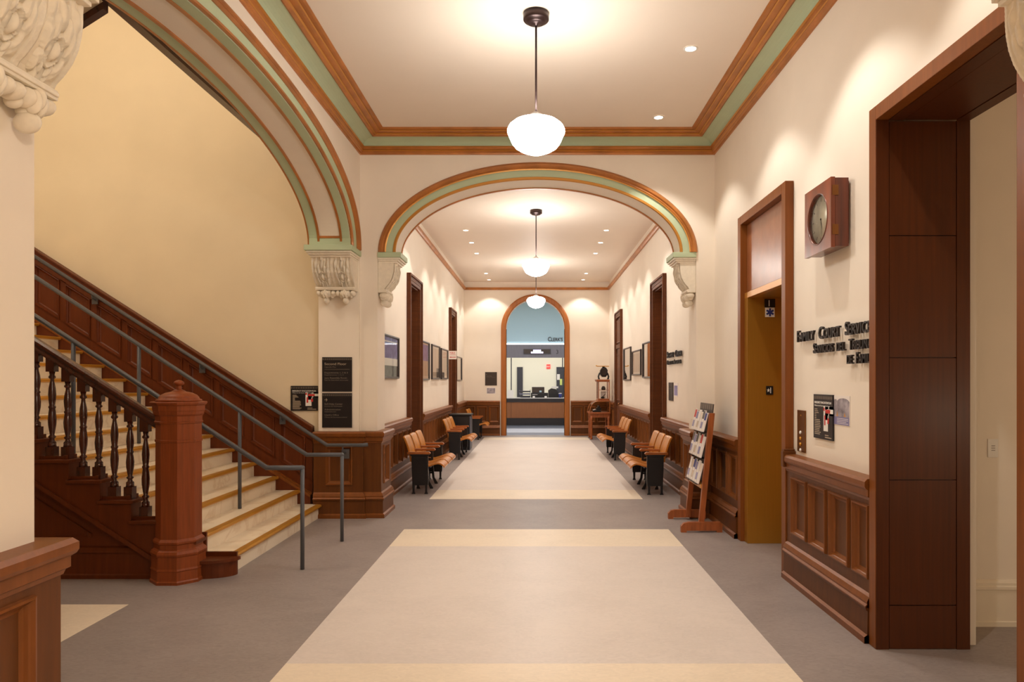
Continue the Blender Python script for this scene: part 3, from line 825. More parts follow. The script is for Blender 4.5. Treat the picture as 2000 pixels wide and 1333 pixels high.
    MB().tube([(-2.24, 8.30, zr-.01), (-2.24, 8.31, zr-.06), (-2.24, 8.40, zr-.10), (-2.24, 8.437, zr-.10)], .009, 8).box(-2.285, -2.195, 8.425, 8.438, zr-.17, zr-.06).build('wall_bracket', 'greymetal', t)

# ------------------------------------------------------------------ scroll corbels
CORB = [(.192, 3.03), (.19, 3.0), (.19, 2.96), (.185, 2.91), (.173, 2.86), (.151, 2.81), (.121, 2.768), (.092, 2.737), (.078, 2.71)]
def corbel(label, xf, W, cols, green_d):
    """xf(u, d, z); u along the width 0..W, d projection"""
    t = thing('scroll_corbel', label, 'corbel', xf(W/2, 0.0, 2.52), group='plaster scroll corbels under the arches')
    a = MB().box(-.045, W+.045, .001, green_d+.045, 3.088, 3.149, xf)
    a.build('abacus', 'green', t, bevel=.004)
    m = MB()
    m.box(-.03, W+.03, .001, green_d+.03, 3.065, 3.0875, xf); m.box(-.018, W+.018, .001, green_d+.012, 3.045, 3.065, xf); m.box(-.006, W+.006, .001, green_d-.01, 3.025, 3.045, xf)
    m.build('crown_moulding', 'lintel', t, bevel=.004)
    # resample the scroll
    NS, NU = 84, 46*cols
    L = [0]
    for p, q in zip(CORB[:-1], CORB[1:]): L.append(L[-1]+math.hypot(q[0]-p[0], q[1]-p[1]))
    def P(s):
        d = s*L[-1]
        for i in range(len(L)-1):
            if d <= L[i+1]+1e-9:
                f = (d-L[i])/(L[i+1]-L[i]); return (CORB[i][0]+(CORB[i+1][0]-CORB[i][0])*f, CORB[i][1]+(CORB[i+1][1]-CORB[i][1])*f)
        return CORB[-1]
    LEAVES = [(.0, .27, 0, .10, .20), (.40, .40, .35, .13, .20), (.74, .52, .45, .13, .24), (.62, .80, .9, .11, .22), (.28, .90, 1.0, .12, .18), (.82, .24, .1, .10, .18), (.0, .97, 0, .10, .20)]
    def h(u, s):
        c = (u*cols) % 1.0; c = (c-.5)*2/.76
        if abs(c) > 1.12: return .006+.0012*math.sin(s*120)*math.sin(u*cols*60)
        if abs(c) > 1.02: return -.010
        ac = abs(c); e = -.010
        if s < .40: e += .014*abs(math.cos(ac*8.2))*min(1, (.40-s)/.08)
        if s < .10: e += .024*math.exp(-(c/.25)**2)
        r = math.hypot(c/.36, (s-.64)/.17)
        if r < .70: return e+.024*(1-(r/.70)**2)+.010
        if r < .82: return e
        if r < 1.14: return e+.026*(1-((r-.98)/.16)**2)
        for (lc, ls, an, lw, ll) in LEAVES:
            dx, ds = ac-lc, (s-ls)*1.15
            x = dx*math.cos(an)+ds*math.sin(an); y = -dx*math.sin(an)+ds*math.cos(an)
            q = (x/(lw*1.25))**2+(y/ll)**2
            if q < 1: e = max(e, .024*(1-q)**.5-.010*math.exp(-(x/.022)**2))
        return e
    g = MB(); vs = []
    for i in range(NS+1):
        d, z = P(i/NS)
        d2, z2 = P(min(1, i/NS+.02)); d1, z1 = P(max(0, i/NS-.02))
        tx, tz = d2-d1, z2-z1; q = math.hypot(tx, tz) or 1
        nd, nz = -tz/q, tx/q
        for j in range(NU+1):
            e = h(min(.9999, j/NU), i/NS)
            vs.append(xf(W*j/NU, d+nd*e, z+nz*e))
    fs = [(i*(NU+1)+j, i*(NU+1)+j+1, (i+1)*(NU+1)+j+1, (i+1)*(NU+1)+j) for i in range(NS) for j in range(NU)]
    g.add(vs, fs, True)
    side = [(0.001, 3.03)]+CORB+[(.001, 2.71)]
    g.prism([(p[0]*.985, p[1]) for p in side], .0, W, lambda d_, z_, u_: xf(u_, d_, z_))
    g.build('scroll', 'lintel', t, fixn=True)
    MB().box(-.004, W+.004, .001, .100, 2.672, 2.71, xf).box(.0, W, .001, .108, 2.684, 2.70, xf).build('ledge', 'lintel', t, bevel=.003)
    p = MB()
    def bl(u, d, z, ru, rd, rz):
        q = MB().ball((0, 0, 0), (1, 1, 1), 14, 10)
        p.add([xf(u+v[0]*ru, max(.002, d+v[1]*rd), z+v[2]*rz) for v in q.v], q.f, True)
    for k in range(cols):
        c = W*(k+.5)/cols; w = W/cols
        bl(c, .06, 2.555, w*.135, .05, .04)
        bl(c, .055, 2.60, w*.10, .04, .03)
        for s in (-1, 1):
            bl(c+s*w*.15, .07, 2.635, w*.13, .045, .038); bl(c+s*w*.07, .09, 2.625, w*.07, .035, .045)
            bl(c+s*w*.38, .06, 2.640, w*.13, .05, .034); bl(c+s*w*.27, .05, 2.615, w*.09, .035, .03)
        bl(c, .10, 2.64, w*.07, .03, .04)
    p.build('leaf_drops', 'lintel', t)
    return t

def build_corbels():
    corbel('wide white scroll corbel under the stair arch, above the black direction signs', lambda u, d, z: (-2.565+u, 8.4985-d*1.6, z), .45, 2, .235)
    corbel('narrow white scroll corbel on the pier left of the corridor arch', lambda u, d, z: (PL+.001+d, YB-.02-u, z), YB-YA-.04, 2, .235)
    corbel('narrow white scroll corbel on the pier right of the corridor arch, above the leaflet rack', lambda u, d, z: (PR-.001-d, YA+.02+u, z), YB-YA-.04, 2, .235)
    corbel('large white scroll corbel on the near pier in the top left corner', lambda u, d, z: (PL+.001+d, 2.68-u, z), .41, 2, .235)
    corbel('white scroll corbel cut off at the top right corner, in front of the cased opening', lambda u, d, z: (PR-.001-d*.8, 2.27+u, z), .41, 2, .235)
# ------------------------------------------------------------------ lamps
def build_lamps():
    def pendant(Y, X, zc, label):
        t = thing('pendant_lamp', label, 'pendant lamp', (X, Y, zc), group='opal glass pendant lamps along the hall')
        c = MB().lathe([(.102, 0.0), (.102, -.052), (.096, -.060), (.078, -.062), (.074, -.075), (.055, -.082), (.018, -.086), (.012, -.10)], 36, (X, Y, zc-.001))
        c.build('ceiling_canopy', 'fixture', t)
        MB().tube([(X, Y, zc-.09), (X, Y, zc-.80)], .0085, 10).build('rod', 'fixture', t)
        MB().lathe([(.012, -.775), (.03, -.79), (.055, -.805), (.068, -.828), (.07, -.842)], 28, (X, Y, zc)).build('shade_holder', 'gallery', t)
        prof = [(.068, -.835), (.12, -.842), (.175, -.862), (.212, -.892), (.228, -.925), (.226, -.945), (.214, -.972), (.202, -1.0), (.188, -1.03), (.165, -1.058), (.125, -1.083), (.075, -1.104), (.03, -1.114), (.001, -1.116)]
        MB().lathe(prof, 40, (X, Y, zc)).build('glass_globe', 'globe', t)
        return t
    pendant(5.66, 0, ZC, 'large white glowing globe pendant hanging nearest, in front of the corridor arch')
    pendant(12.05, 0, ZCC, 'glowing globe pendant in the middle of the corridor, seen through the arch')
    pendant(17.4, 0, ZCC, 'glowing globe pendant farthest away, hanging before the arched end doorway')
    spots = []
    def downlight(X, Y, zc, label, group):
        t = thing('recessed_downlight', label, 'downlight', (X, Y, zc), group=group)
        MB().lathe([(.062, -.0005), (.062, -.006), (.048, -.008), (.044, -.002)], 24, (X, Y, zc), caps=False).build('trim_ring', 'white', t)
        MB().lathe([(.043, -.003), (.001, -.004)], 24, (X, Y, zc)).build('lens', 'lens', t)
        spots.append((X, Y, zc-.03))
    downlight(1.35, 6.26, ZC, 'small round ceiling downlight high on the hall ceiling, nearer of two', 'downlights in the hall ceiling')
    downlight(1.35, 7.90, ZC, 'small round ceiling downlight of the hall nearest the corridor arch', 'downlights in the hall ceiling')
    words = ['first', 'second', 'third', 'fourth', 'last']
    for i, Y in enumerate((13.66, 14.89, 16.15, 19.2, 20.42)):
        for sx in (-1, 1):
            downlight(1.34*sx, Y, ZCC, 'small corridor ceiling downlight, %s visible from the arch in the %s row' % (words[i], 'left' if sx < 0 else 'right'), 'downlights in the corridor ceiling')
    spots += [(1.35, 4.62, ZC-.03), (1.35, 3.1, ZC-.03), (-1.34, 10.0, ZCC-.03), (1.34, 10.0, ZCC-.03), (-1.34, 11.6, ZCC-.03), (1.34, 11.6, ZCC-.03), (-1.34, 17.6, ZCC-.03), (1.34, 17.6, ZCC-.03)]
    def light(kind, name, loc, energy, color, **k):
        l = bpy.data.lights.new(name, kind); l.energy = energy; l.color = color
        for a, b in k.items(): setattr(l, a, b)
        o = bpy.data.objects.new(name, l); COL.objects.link(o); o.location = loc
        return o
    WARM = (1.0, .92, .80)
    for i, p in enumerate(spots):
        light('SPOT', 'downlight_beam', p, 85 if p[1] < 5 else (68 if p[1] < 8.3 else 62), (1, .95, .87), spot_size=math.radians(98), spot_blend=.35, shadow_soft_size=.04)
    # rest of the lobby behind the viewpoint and the stair hall
    light('POINT', 'lobby_fill', (1.85, -.9, 3.4), 150, WARM, shadow_soft_size=.23)  # unseen fill, set off-centre to brighten the near pier and spare the jamb
    light('POINT', 'stair_lamp', (-4.6, 5.7, 5.9), 125, (1, .90, .74), shadow_soft_size=.3)
    light('POINT', 'stair_lamp_far', (-6.6, 6.0, 4.4), 30, (1, .90, .74), shadow_soft_size=.3)
    light('POINT', 'side_room_lamp', (3.9, 1.8, 1.3), 24, (1, .84, .62), shadow_soft_size=.2)
    a = light('AREA', 'office_ceiling_lamp', (0, 22.6, 4.35), 95, (.9, .94, 1.0), shape='RECTANGLE', size=3.6, size_y=1.6)
    a = light('AREA', 'office_back_lamp', (0, 27.8, 3.3), 110, (1, .98, .94), shape='RECTANGLE', size=4, size_y=3)

# ------------------------------------------------------------------ theatre seats
def seat_row(n, pitch=.505):
    """local frame: row along +y from 0, facing +x, wall behind at x=0"""
    t = thing('seat_row', '', 'theater seats', (0, 0, 0))
    lx = lambda a, b, h: (a, h, b)
    for e in (0, n):
        y = e*pitch
        m = MB()
        m.prism([(.355, .125), (.575, .125), (.58, .20), (.575, .555), (.34, .555), (.345, .35)], y-.02, y+.02, lx)
        m.prism([(.375, .16), (.555, .16), (.555, .52), (.372, .52)], y-.027, y+.027, lx)
        for x in (.365, .545):
            m.prism([(x-.012, .14), (x+.022, .14), (x+.018, .03), (x+.03, .0), (x-.022, .0), (x-.010, .03)], y-.016, y+.016, lx)
        m.prism([(.34, .54), (.575, .54), (.60, .566), (.31, .566)], y-.03, y+.03, lx)
        m.build('end_standard', 'iron', t, bevel=.004)
    for e in range(1, n):
        y = e*pitch
        m = MB()
        m.prism([(.47, .57), (.50, .57), (.505, .30), (.525, .10), (.575, .012), (.575, .0), (.53, .0), (.49, .10), (.47, .30)], y-.012, y+.012, lx)
        m.prism([(.36, .40), (.40, .42), (.39, .20), (.36, .05), (.385, 0), (.33, 0), (.335, .05), (.355, .2)], y-.012, y+.012, lx)
        m.prism([(.36, .16), (.50, .16), (.50, .185), (.36, .185)], y-.010, y+.010, lx)
        m.prism([(.33, .34), (.50, .34), (.50, .40), (.33, .42)], y-.014, y+.014, lx)
        m.build('middle_standard', 'iron', t, bevel=.003)
    for e in range(0, n+1):
        y = e*pitch
        m = MB()
        pr = [(.285, .566), (.285, .60), (.40, .598), (.54, .602), (.585, .602), (.605, .592), (.610, .578), (.60, .567), (.57, .567), (.45, .570)]
        m.prism(pr, y-.032, y+.032, lx)
        m.build('armrest', 'armoak', t, bevel=.008)
    for k in range(n):
        y0, y1 = k*pitch+.036, (k+1)*pitch-.036
        m = MB(); front = []; back = []
        N = 10
        for i in range(N+1):
            s = i/N; z = .455+s*.36; x = .325-.105*s-.03*math.sin(s*PI)*-.5
            front.append((x+.012, z)); back.append((x-.010, z))
        prof = front+back[::-1]
        k2 = len(prof)
        NU = 8; vs = []
        for j in range(NU+1):
            f = j/NU; y = y0+(y1-y0)*f
            dz = -.009*(abs(2*f-1))**4
            for (x, z) in prof:
                tz = (z-.455)/.36
                vs.append((x-.012*(1-(2*f-1)**2), y, z+dz*(1 if tz > .95 else 0)))
        fs = [(j*k2+q, j*k2+(q+1) % k2, (j+1)*k2+(q+1) % k2, (j+1)*k2+q) for j in range(NU) for q in range(k2)]
        m.add(vs, fs, True); b = len(m.v)-len(vs)
        m.f += [tuple(b+q for q in range(k2)), tuple(b+NU*k2+q for q in range(k2))]; m.sm += [False, False]
        m.build('backrest', 'seatlight', t)
        m = MB(); top = [(.345, .372), (.40, .362), (.47, .366), (.54, .385), (.61, .410), (.675, .432), (.72, .438), (.755, .430), (.785, .408), (.805, .380)]
        pr = top+[(x-.004, z-.020) for x, z in top[::-1]]
        m.prism(pr, y0+.004, y1-.004, lx, smooth=True)
        st = m.build('seat', 'seatoak', t)
        m = MB()
        for yy in (y0+.05, y1-.05):
            m.prism([(.40, .345), (.60, .385), (.60, .365), (.50, .30), (.40, .29)], yy-.012, yy+.012, lx)
        m.box(.40, .52, y0+.05, y1-.05, .30, .325)
        m.build('seat_bracket', 'bluemetal', st)
    return t

def build_seats():
    p3 = seat_row(3)
    G = 'wooden theater seat rows along the corridor walls'
    p3['group'] = G
    p3.location = (XL+.0-.0+.0, 0, 0)
    # row frame: x=0 is .2 m behind the back; wall face at XL
    p3.location = (-2.115, 10.22, 0); p3['label'] = 'row of three golden oak theater seats nearest on the left, below the first picture'
    dup(p3, (-2.115, 14.56, 0), 0, 'row of three oak theater seats on the left in front of the black storage box', G)
    p2 = seat_row(2); p2['group'] = G
    p2.location = (-2.115, 19.42, 0); p2['label'] = 'pair of oak theater seats behind the black storage box, by the end wall'
    # right side faces -x: rotate by pi, the row then runs towards -y from its origin
    dup(p3, (2.145, 10.14+1.515, 0), PI, 'row of three golden oak theater seats on the right, nearest the leaflet rack', G)
    dup(p3, (2.145, 14.46+1.515, 0), PI, 'row of three oak theater seats on the right near the glass display case', G)
    # black storage box
    b = thing('storage_box', 'tall black storage box with a flat lid against the left corridor wall between seat rows', 'storage box', (-1.75, 16.85, 0))
    MB().box(-1.99, -1.53, 16.55, 17.12, .002, .79).build('body', 'black', b, bevel=.006)
    MB().box(-2.0, -1.50, 16.53, 17.14, .791, .83).build('lid', 'iron', b, bevel=.006)
    MB().box(-1.528, -1.518, 16.60, 17.07, .05, .74).build('front_panel', 'darkgrey', b, bevel=.003)
    m = MB()
    for z in (.02, .75): m.box(-1.535, -1.512, 16.545, 16.58, z, z+.03)
    m.box(-1.53, -1.514, 16.548, 16.56, .04, .76)
    m.build('corner_edging', 'midgrey', b)

# ------------------------------------------------------------------ pictures and signs
def picture(label, side, y0, y1, z0, z1, kind):
    x = XL if side < 0 else XR
    xf = (lambda u, w, z: (x+w+.002, u, z)) if side < 0 else (lambda u, w, z: (x-w-.002, u, z))
    t = thing('framed_picture', label, 'picture', (x+(.002 if side < 0 else -.002), (y0+y1)/2, z0), group='framed pictures in the corridor')
    f = MB(); f.nested(y0, y1, z0, z1, [(0, 0), (0, .03), (.006, .036), (.02, .036), (.028, .026), (.03, .012)], xf, fill=False)
    f.build('frame', 'pictureframe', t)
    q = MB(); q.add([xf(a, .008, b) for a, b in ((y0+.025, z0+.025), (y1-.025, z0+.025), (y1-.025, z1-.025), (y0+.025, z1-.025))], [(0, 1, 2, 3)])
    q.add([xf(a, .0, b) for a, b in ((y0+.002, z0+.002), (y1-.002, z0+.002), (y1-.002, z1-.002), (y0+.002, z1-.002))], [(0, 1, 2, 3)])
    art = q.build('print', 'mat_board' if kind != 'ph_c' else 'ph_b', t)
    H = z1-z0
    def band(zlo, zhi, mt, a=.03, b=.03, w=.0095):
        MB().add([xf(y0+a, w, zlo), xf(y1-b, w, zlo), xf(y1-b, w, zhi), xf(y0+a, w, zhi)], [(0, 1, 2, 3)]).build('image', mt, art)
    if kind == 'stripe':
        band(z0+.47*H, z1-.03, 'ph_a'); band(z0+.30*H, z0+.47*H, 'white'); band(z0+.03, z0+.30*H, 'ph_c'); band(z1-.13*H-.02, z1-.13*H, 'white', w=.0105)
    elif kind == 'tint':
        band(z0+.5*H, z1-.06, 'ph_a', .06, .06); band(z0+.08, z0+.5*H, 'ph_b', .06, .06)
    elif kind == 'sepia':
        band(z0+.08, z1-.07, 'ph_b', .07, .07); band(z0+.03, z0+.22*H, 'ph_c', .04, (y1-y0)*.45, .0105)
    elif kind == 'corner':
        band(z0+.07, z1-.07, 'ph_b', .07, .07); band(z0+.04, z0+.33*H, 'ph_c', (y1-y0)*.62, .035, .0105)
    else:
        band(z0+.07, z1-.07, 'ph_b', .07, .07)
    MB().add([xf(a, .014, b) for a, b in ((y0+.027, z0+.027), (y1-.027, z0+.027), (y1-.027, z1-.027), (y0+.027, z1-.027))], [(0, 1, 2, 3)]).build('glazing', 'glass', t)
    return t

def sign_panel(name, label, cat, xf, w, h, mat, edge=.012, teeth=0):
    """panel from (0,0) to (w,h), xf(x,d,z)"""
    t = thing(name, label, cat, xf(w/2, 0.001, 0))
    p = MB().box(0, w, .001, edge, 0, h, xf).build('panel', mat, t)
    if teeth:
        m = MB(); q = w/teeth
        for i in range(teeth):
            m.box(q*(i+.3), q*(i+.7), edge, edge+.0012, h-.034, h-.012, xf)
        m.build('border_motif', 'signtextdim', p)
    return t, p

def line(mb, s, x0, x1, base, cap, xf, d=.0125, bold=0, runs=None):
    text_mesh(mb, runs or [(s, 1)], x0, x1, base, cap, d, d+.001, xf, bold)

def evac_sign(label, xf, w, h, parent_name='evacuation_sign'):
    t, p = sign_panel('evacuation_sign', label, 'sign', xf, w, h, 'signblack', .014, 16)
    m = MB()
    line(m, 'EMERGENCY EVACUATION PLAN', .02, w-.02, h-.068, .016, xf, .0145, .012)
    line(m, 'What to do if you need to leave', .02, w-.045, h-.088, .010, xf, .0145)
    m.build('heading', 'white', p)
    m = MB(); z = h-.108; random.seed(3)
    for i in range(15):
        if i in (3, 4, 5): wd = .03
        elif i < 3: wd = .05+.012*i
        else: wd = .09+.03*random.random()
        m.box(.024, .024+wd*w/.35, .014, .0148, z-.006, z, xf); z -= .0132*h/.33
    m.box(w*.62, w*.80, .014, .0148, .030, .036, xf); m.box(w*.62, w*.94, .014, .0148, .014, .021, xf)
    m.build('text_lines', 'signtext', p)
    fx, fz = w*.53, h*.14
    m = MB()
    for a, b, c, d in ((.02, .40, .10, .60), (.10, .30, .17, .60), (.02, .05, .14, .40), (.30, .40, .40, .60), (.10, .54, .40, .60), (.10, .40, .40, .445)):
        m.box(fx+a*w, fx+b*w+.0, .014, .0152, fz+c*h, fz+d*h, xf) if False else m.box(fx+a*w, fx+c*w*1.0+.10*w, .014, .0152, fz+b*h, fz+d*h, xf)
    m.build('floor_plan', 'white', p)
    m = MB(); m.box(fx+.12*w, fx+.36*w, .0152, .0162, fz+.45*h, fz+.53*h, xf); m.box(fx+.06*w, fx+.12*w, .0152, .0162, fz+.18*h, fz+.40*h, xf); m.box(fx+.02*w, fx+.08*w, .0152, .0162, fz+.50*h, fz+.57*h, xf); m.box(fx+.22*w, fx+.30*w, .0152, .0162, fz+.22*h, fz+.34*h, xf)
    m.build('floor_plan_marks', 'red', p)
    return t

def build_signs():
    picture('framed print with blue and white bands, nearest on the left wall beside the pier', -1, 9.55, 10.84, 1.645, 2.262, 'stripe')
    picture('tall framed lilac tinted print right after the first left door', -1, 12.99, 13.94, 1.62, 2.347, 'tint')
    picture('pale framed print with dark lower corner, middle one between the left doors', -1, 14.31, 15.48, 1.635, 2.343, 'corner')
    picture('framed pale print with a dark lower corner, just before the red and white paper sign', -1, 15.72, 16.88, 1.64, 2.325, 'sepia')
    picture('narrow framed blank-looking print past the second left door, closest to the end wall', -1, 18.75, 20.05, 1.60, 2.245, 'plain')
    picture('large framed lilac tinted print on the right wall next to the nearer door', 1, 13.04, 14.16, 1.66, 2.345, 'tint')
    picture('smaller framed cream print on the right wall, middle of three', 1, 14.43, 15.71, 1.72, 2.247, 'plain')
    picture('framed print with a dark corner beside the far panelled door on the right wall', 1, 15.98, 17.24, 1.61, 2.37, 'corner')
    # black direction signs on the pier
    xf = lambda x, d, z: (-2.533+x, 8.50-d, 1.488+z)
    t, p = sign_panel('direction_sign', 'upper black sign on the pier reading Second Floor, with jury room lines', 'sign', xf, .352, .408, 'signblack', .012, 15)
    m = MB(); line(m, 'Second Floor', .028, .29, .315, .028, xf); m.build('lettering', 'signtext', p)
    m = MB(); line(m, 'Segundo Piso', .028, .165, .286, .012, xf); m.box(.028, .325, .012, .013, .262, .265, xf)
    line(m, 'Departments 1, 2 & 3', .028, .305, .215, .019, xf); line(m, 'Departamentos 1, 2 y 3', .028, .255, .192, .012, xf)
    line(m, 'Jury Assembly Room', .028, .295, .153, .019, xf); line(m, 'Sala de Asamblea del Jurado', .028, .31, .130, .012, xf)
    m.build('small_lettering', 'signtextdim', p)
    xf = lambda x, d, z: (-2.533+x, 8.50-d, 1.062+z)
    t, p = sign_panel('direction_sign', 'lower black sign on the pier with an arrow to the Self-Help Center and offices', 'sign', xf, .352, .408, 'signblack', .012, 15)
    m = MB()
    m.box(.028, .058, .012, .013, .3255, .3305, xf)
    for s in (1, -1): m.prism([(.044, .328+s*.016), (.0475, .328+s*.0195), (.0625, .328+s*.0), (.0555, .328)], .012, .013, lambda a, b, h: xf(a, h, b))
    m.build('arrow', 'signtext', p)
    m = MB(); line(m, 'Self-Help Center', .028, .245, .270, .019, xf); line(m, 'Centro de Autoayuda', .028, .24, .247, .012, xf)
    line(m, 'Administration', .028, .22, .205, .019, xf); line(m, 'Administraci\u00f3n', .028, .165, .182, .012, xf)
    line(m, "Clerk's Office", .028, .20, .140, .019, xf); line(m, 'Oficina del Secretario Judicial', .028, .295, .117, .012, xf)
    m.build('small_lettering', 'signtextdim', p)
    evac_sign('black evacuation plan sign above the sloping stair wainscot, left of the pier', lambda x, d, z: (-2.94+x, 8.60-d, 1.258+z), .325, .297)
    evac_sign('black evacuation plan sign beside the mountain poster, right of the elevator', lambda x, d, z: (XR-d, 5.466-x, 1.19+z), .35, .33)
    # mountain poster
    xf = lambda x, d, z: (XR-d, 5.135-x, 1.312+z)
    t = thing('mountain_poster', 'unframed paper poster of grey mountains with a violet caption band, right of the evacuation sign', 'poster', xf(.13, .001, 0))
    s = MB().box(0, .275, .001, .003, 0, .205, xf).build('sheet', 'paper', t)
    MB().box(.008, .268, .003, .0035, .002, .058, xf).build('caption_band', 'lilac', s)
    m = MB(); pk = [(.008, .058), (.268, .058), (.268, .165), (.245, .178), (.22, .184), (.18, .188), (.14, .187), (.11, .183), (.085, .176), (.07, .168), (.06, .178), (.04, .180), (.02, .176), (.008, .168)]
    m.prism(pk, .003, .0037, lambda a, b, h: xf(a, h, b)); m.build('mountain_image', 'ph_d', s)
    m = MB()
    m.prism([(.06, .06), (.075, .10), (.09, .06)], .0037, .0042, lambda a, b, h: xf(a, h, b)); m.prism([(.18, .06), (.195, .09), (.215, .06)], .0037, .0042, lambda a, b, h: xf(a, h, b)); m.build('meadow_patches', 'ph_e', s)
    m = MB()
    for i in range(4): m.box(.07, .25-.03*(i == 2), .0035, .004, .044-.011*i, .047-.011*i, xf)
    m.build('caption_lines', 'white', s)
    # large bronze lettering
    xf = face_right(XR, 0)
    def letters(name, label, lines, X=XR):
        t = thing(name, label, 'lettering', (X-.015, -(lines[0][1]+lines[0][2])/2*-1 if False else (lines[0][1]+lines[0][2])/2, lines[-1][3]))
        for s, ya, yb, z, cap in lines:
            m = MB()
            text_mesh(m, smallcaps(s), 0, ya-yb, z, cap, .016, .034, lambda x, d, zz: (X-d, ya-x, zz), .010, .05)
            m.build('letter_line', 'letters', t)
        return t
    letters('wall_lettering', 'raised dark letters FAMILY COURT SERVICES and its Spanish lines beside the elevator', [('FAMILY COURT SERVICES', 5.765, 4.44, 1.932, .09), ('SERVICIOS DEL TRIBUNAL', 5.43, 4.44, 1.83, .074), ('DE FAMILIA', 4.84, 4.44, 1.737, .074)])
    letters('wall_lettering', 'raised dark letters SELF-HELP CENTER on the right corridor wall by the near door', [('SELF-HELP CENTER', 11.50, 10.34, 1.975, .10), ('CENTRO DE AUTOAYUDA', 11.50, 10.40, 1.868, .07)])
    # call panel
    xf = lambda x, d, z: (XR-d, 5.815-x, 1.052+z)
    t = thing('call_panel', 'narrow bronze elevator call panel with round buttons, right of the elevator casing', 'call panel', xf(.08, .001, 0))
    MB().box(0, .165, .001, .012, 0, .333, xf).build('plate', 'bronze', t, bevel=.002)
    for z in (.155, .108, .062, .014):
        m = MB(); q = MB().lathe([(.0135, 0), (.0135, .006), (.010, .010), (.001, .011)], 18)
        m.add([xf(.082+v[0], .012+v[2], z+v[1]) for v in q.v], q.f, True); m.build('button', 'brass' if z not in (.155, .014) else 'white', t)
    q = MB().lathe([(.006, 0), (.004, .004), (.001, .005)], 12); MB().add([xf(.082+v[0], .012+v[2], .292+v[1]) for v in q.v], q.f, True).build('key_switch', 'brass', t)
    # plaque and notice by the near right door
    xf = lambda x, d, z: (XR-d, 11.46-x, 1.30+z)
    t, p = sign_panel('room_sign', 'small dark brown room plaque under the SELF-HELP CENTER letters', 'sign', xf, .36, .285, 'signbrown')
    m = MB(); line(m, 'Self-Help Center', .03, .24, .21, .02, xf); line(m, 'Centro de Autoayuda', .03, .22, .185, .012, xf); m.build('lettering', 'signtextdim', p)
    xf = lambda x, d, z: (XR-d, 11.06-x, 1.37+z)
    t = thing('notice_sign', 'white and blue paper notice right of the brown plaque by the near right door', 'notice', xf(.14, .001, 0))
    s = MB().box(0, .30, .001, .003, 0, .21, xf).build('sheet', 'paper', t); MB().box(.02, .28, .003, .0036, .02, .17, xf).build('image', 'ph_a', s)
    # plaque and paper on the end wall
    xf = lambda x, d, z: (-1.485+x, YE-d, 1.46+z)
    t, p = sign_panel('room_sign', 'dark brown square plaque on the end wall left of the arched doorway', 'sign', xf, .345, .39, 'signbrown')
    m = MB(); m.box(.03, .05, .012, .013, .31, .33, xf); line(m, "Clerk's Office", .03, .20, .262, .02, xf); m.box(.03, .30, .012, .013, .235, .238, xf); m.build('lettering', 'signtextdim', p)
    xf = lambda x, d, z: (-1.445+x, YE-d, 1.215+z)
    t = thing('notice_sign', 'small paper picture taped below the brown plaque on the end wall', 'notice', xf(.13, .001, 0))
    s = MB().box(0, .265, .001, .003, 0, .19, xf).build('sheet', 'paper', t); MB().box(.012, .25, .003, .0036, .012, .17, xf).build('image', 'ph_d', s)
    # red and white paper sign standing out at the second left door
    xf = lambda x, d, z: (XL+.002+x, 17.222-d, 2.12+z)
    t = thing('paper_sign', 'white paper sign with red lettering and an arrow at the second left door', 'sign', xf(.1, 0, 0))
    s = MB().box(0, .19, 0, .003, 0, .20, xf).build('sheet', 'paper', t)
    m = MB(); line(m, 'PUBLIC', .025, .16, .135, .035, xf, .0032, .02); m.box(.02, .17, .003, .004, .105, .111, xf)
    m.box(.05, .17, .003, .004, .042, .056, xf); m.prism([(.015, .049), (.055, .066), (.055, .032)], .003, .004, lambda a, b, h: xf(a, h, b)); m.build('red_print', 'red', s)
    # light switch in the side room
    xf = lambda x, d, z: (2.99+x, 4.75-d, 1.115+z)
    t = thing('wall_switch', 'white rectangular wall plate with slots in the room beyond the opening', 'switch', xf(.03, .001, 0))
    MB().box(0, .068, .001, .008, 0, .122, xf).build('plate', 'white', t, bevel=.002)
    m = MB()
    for z in (.045, .06, .075): m.box(.022, .046, .008, .0095, z, z+.004, xf)
    m.build('slot', 'signtextdim', t)

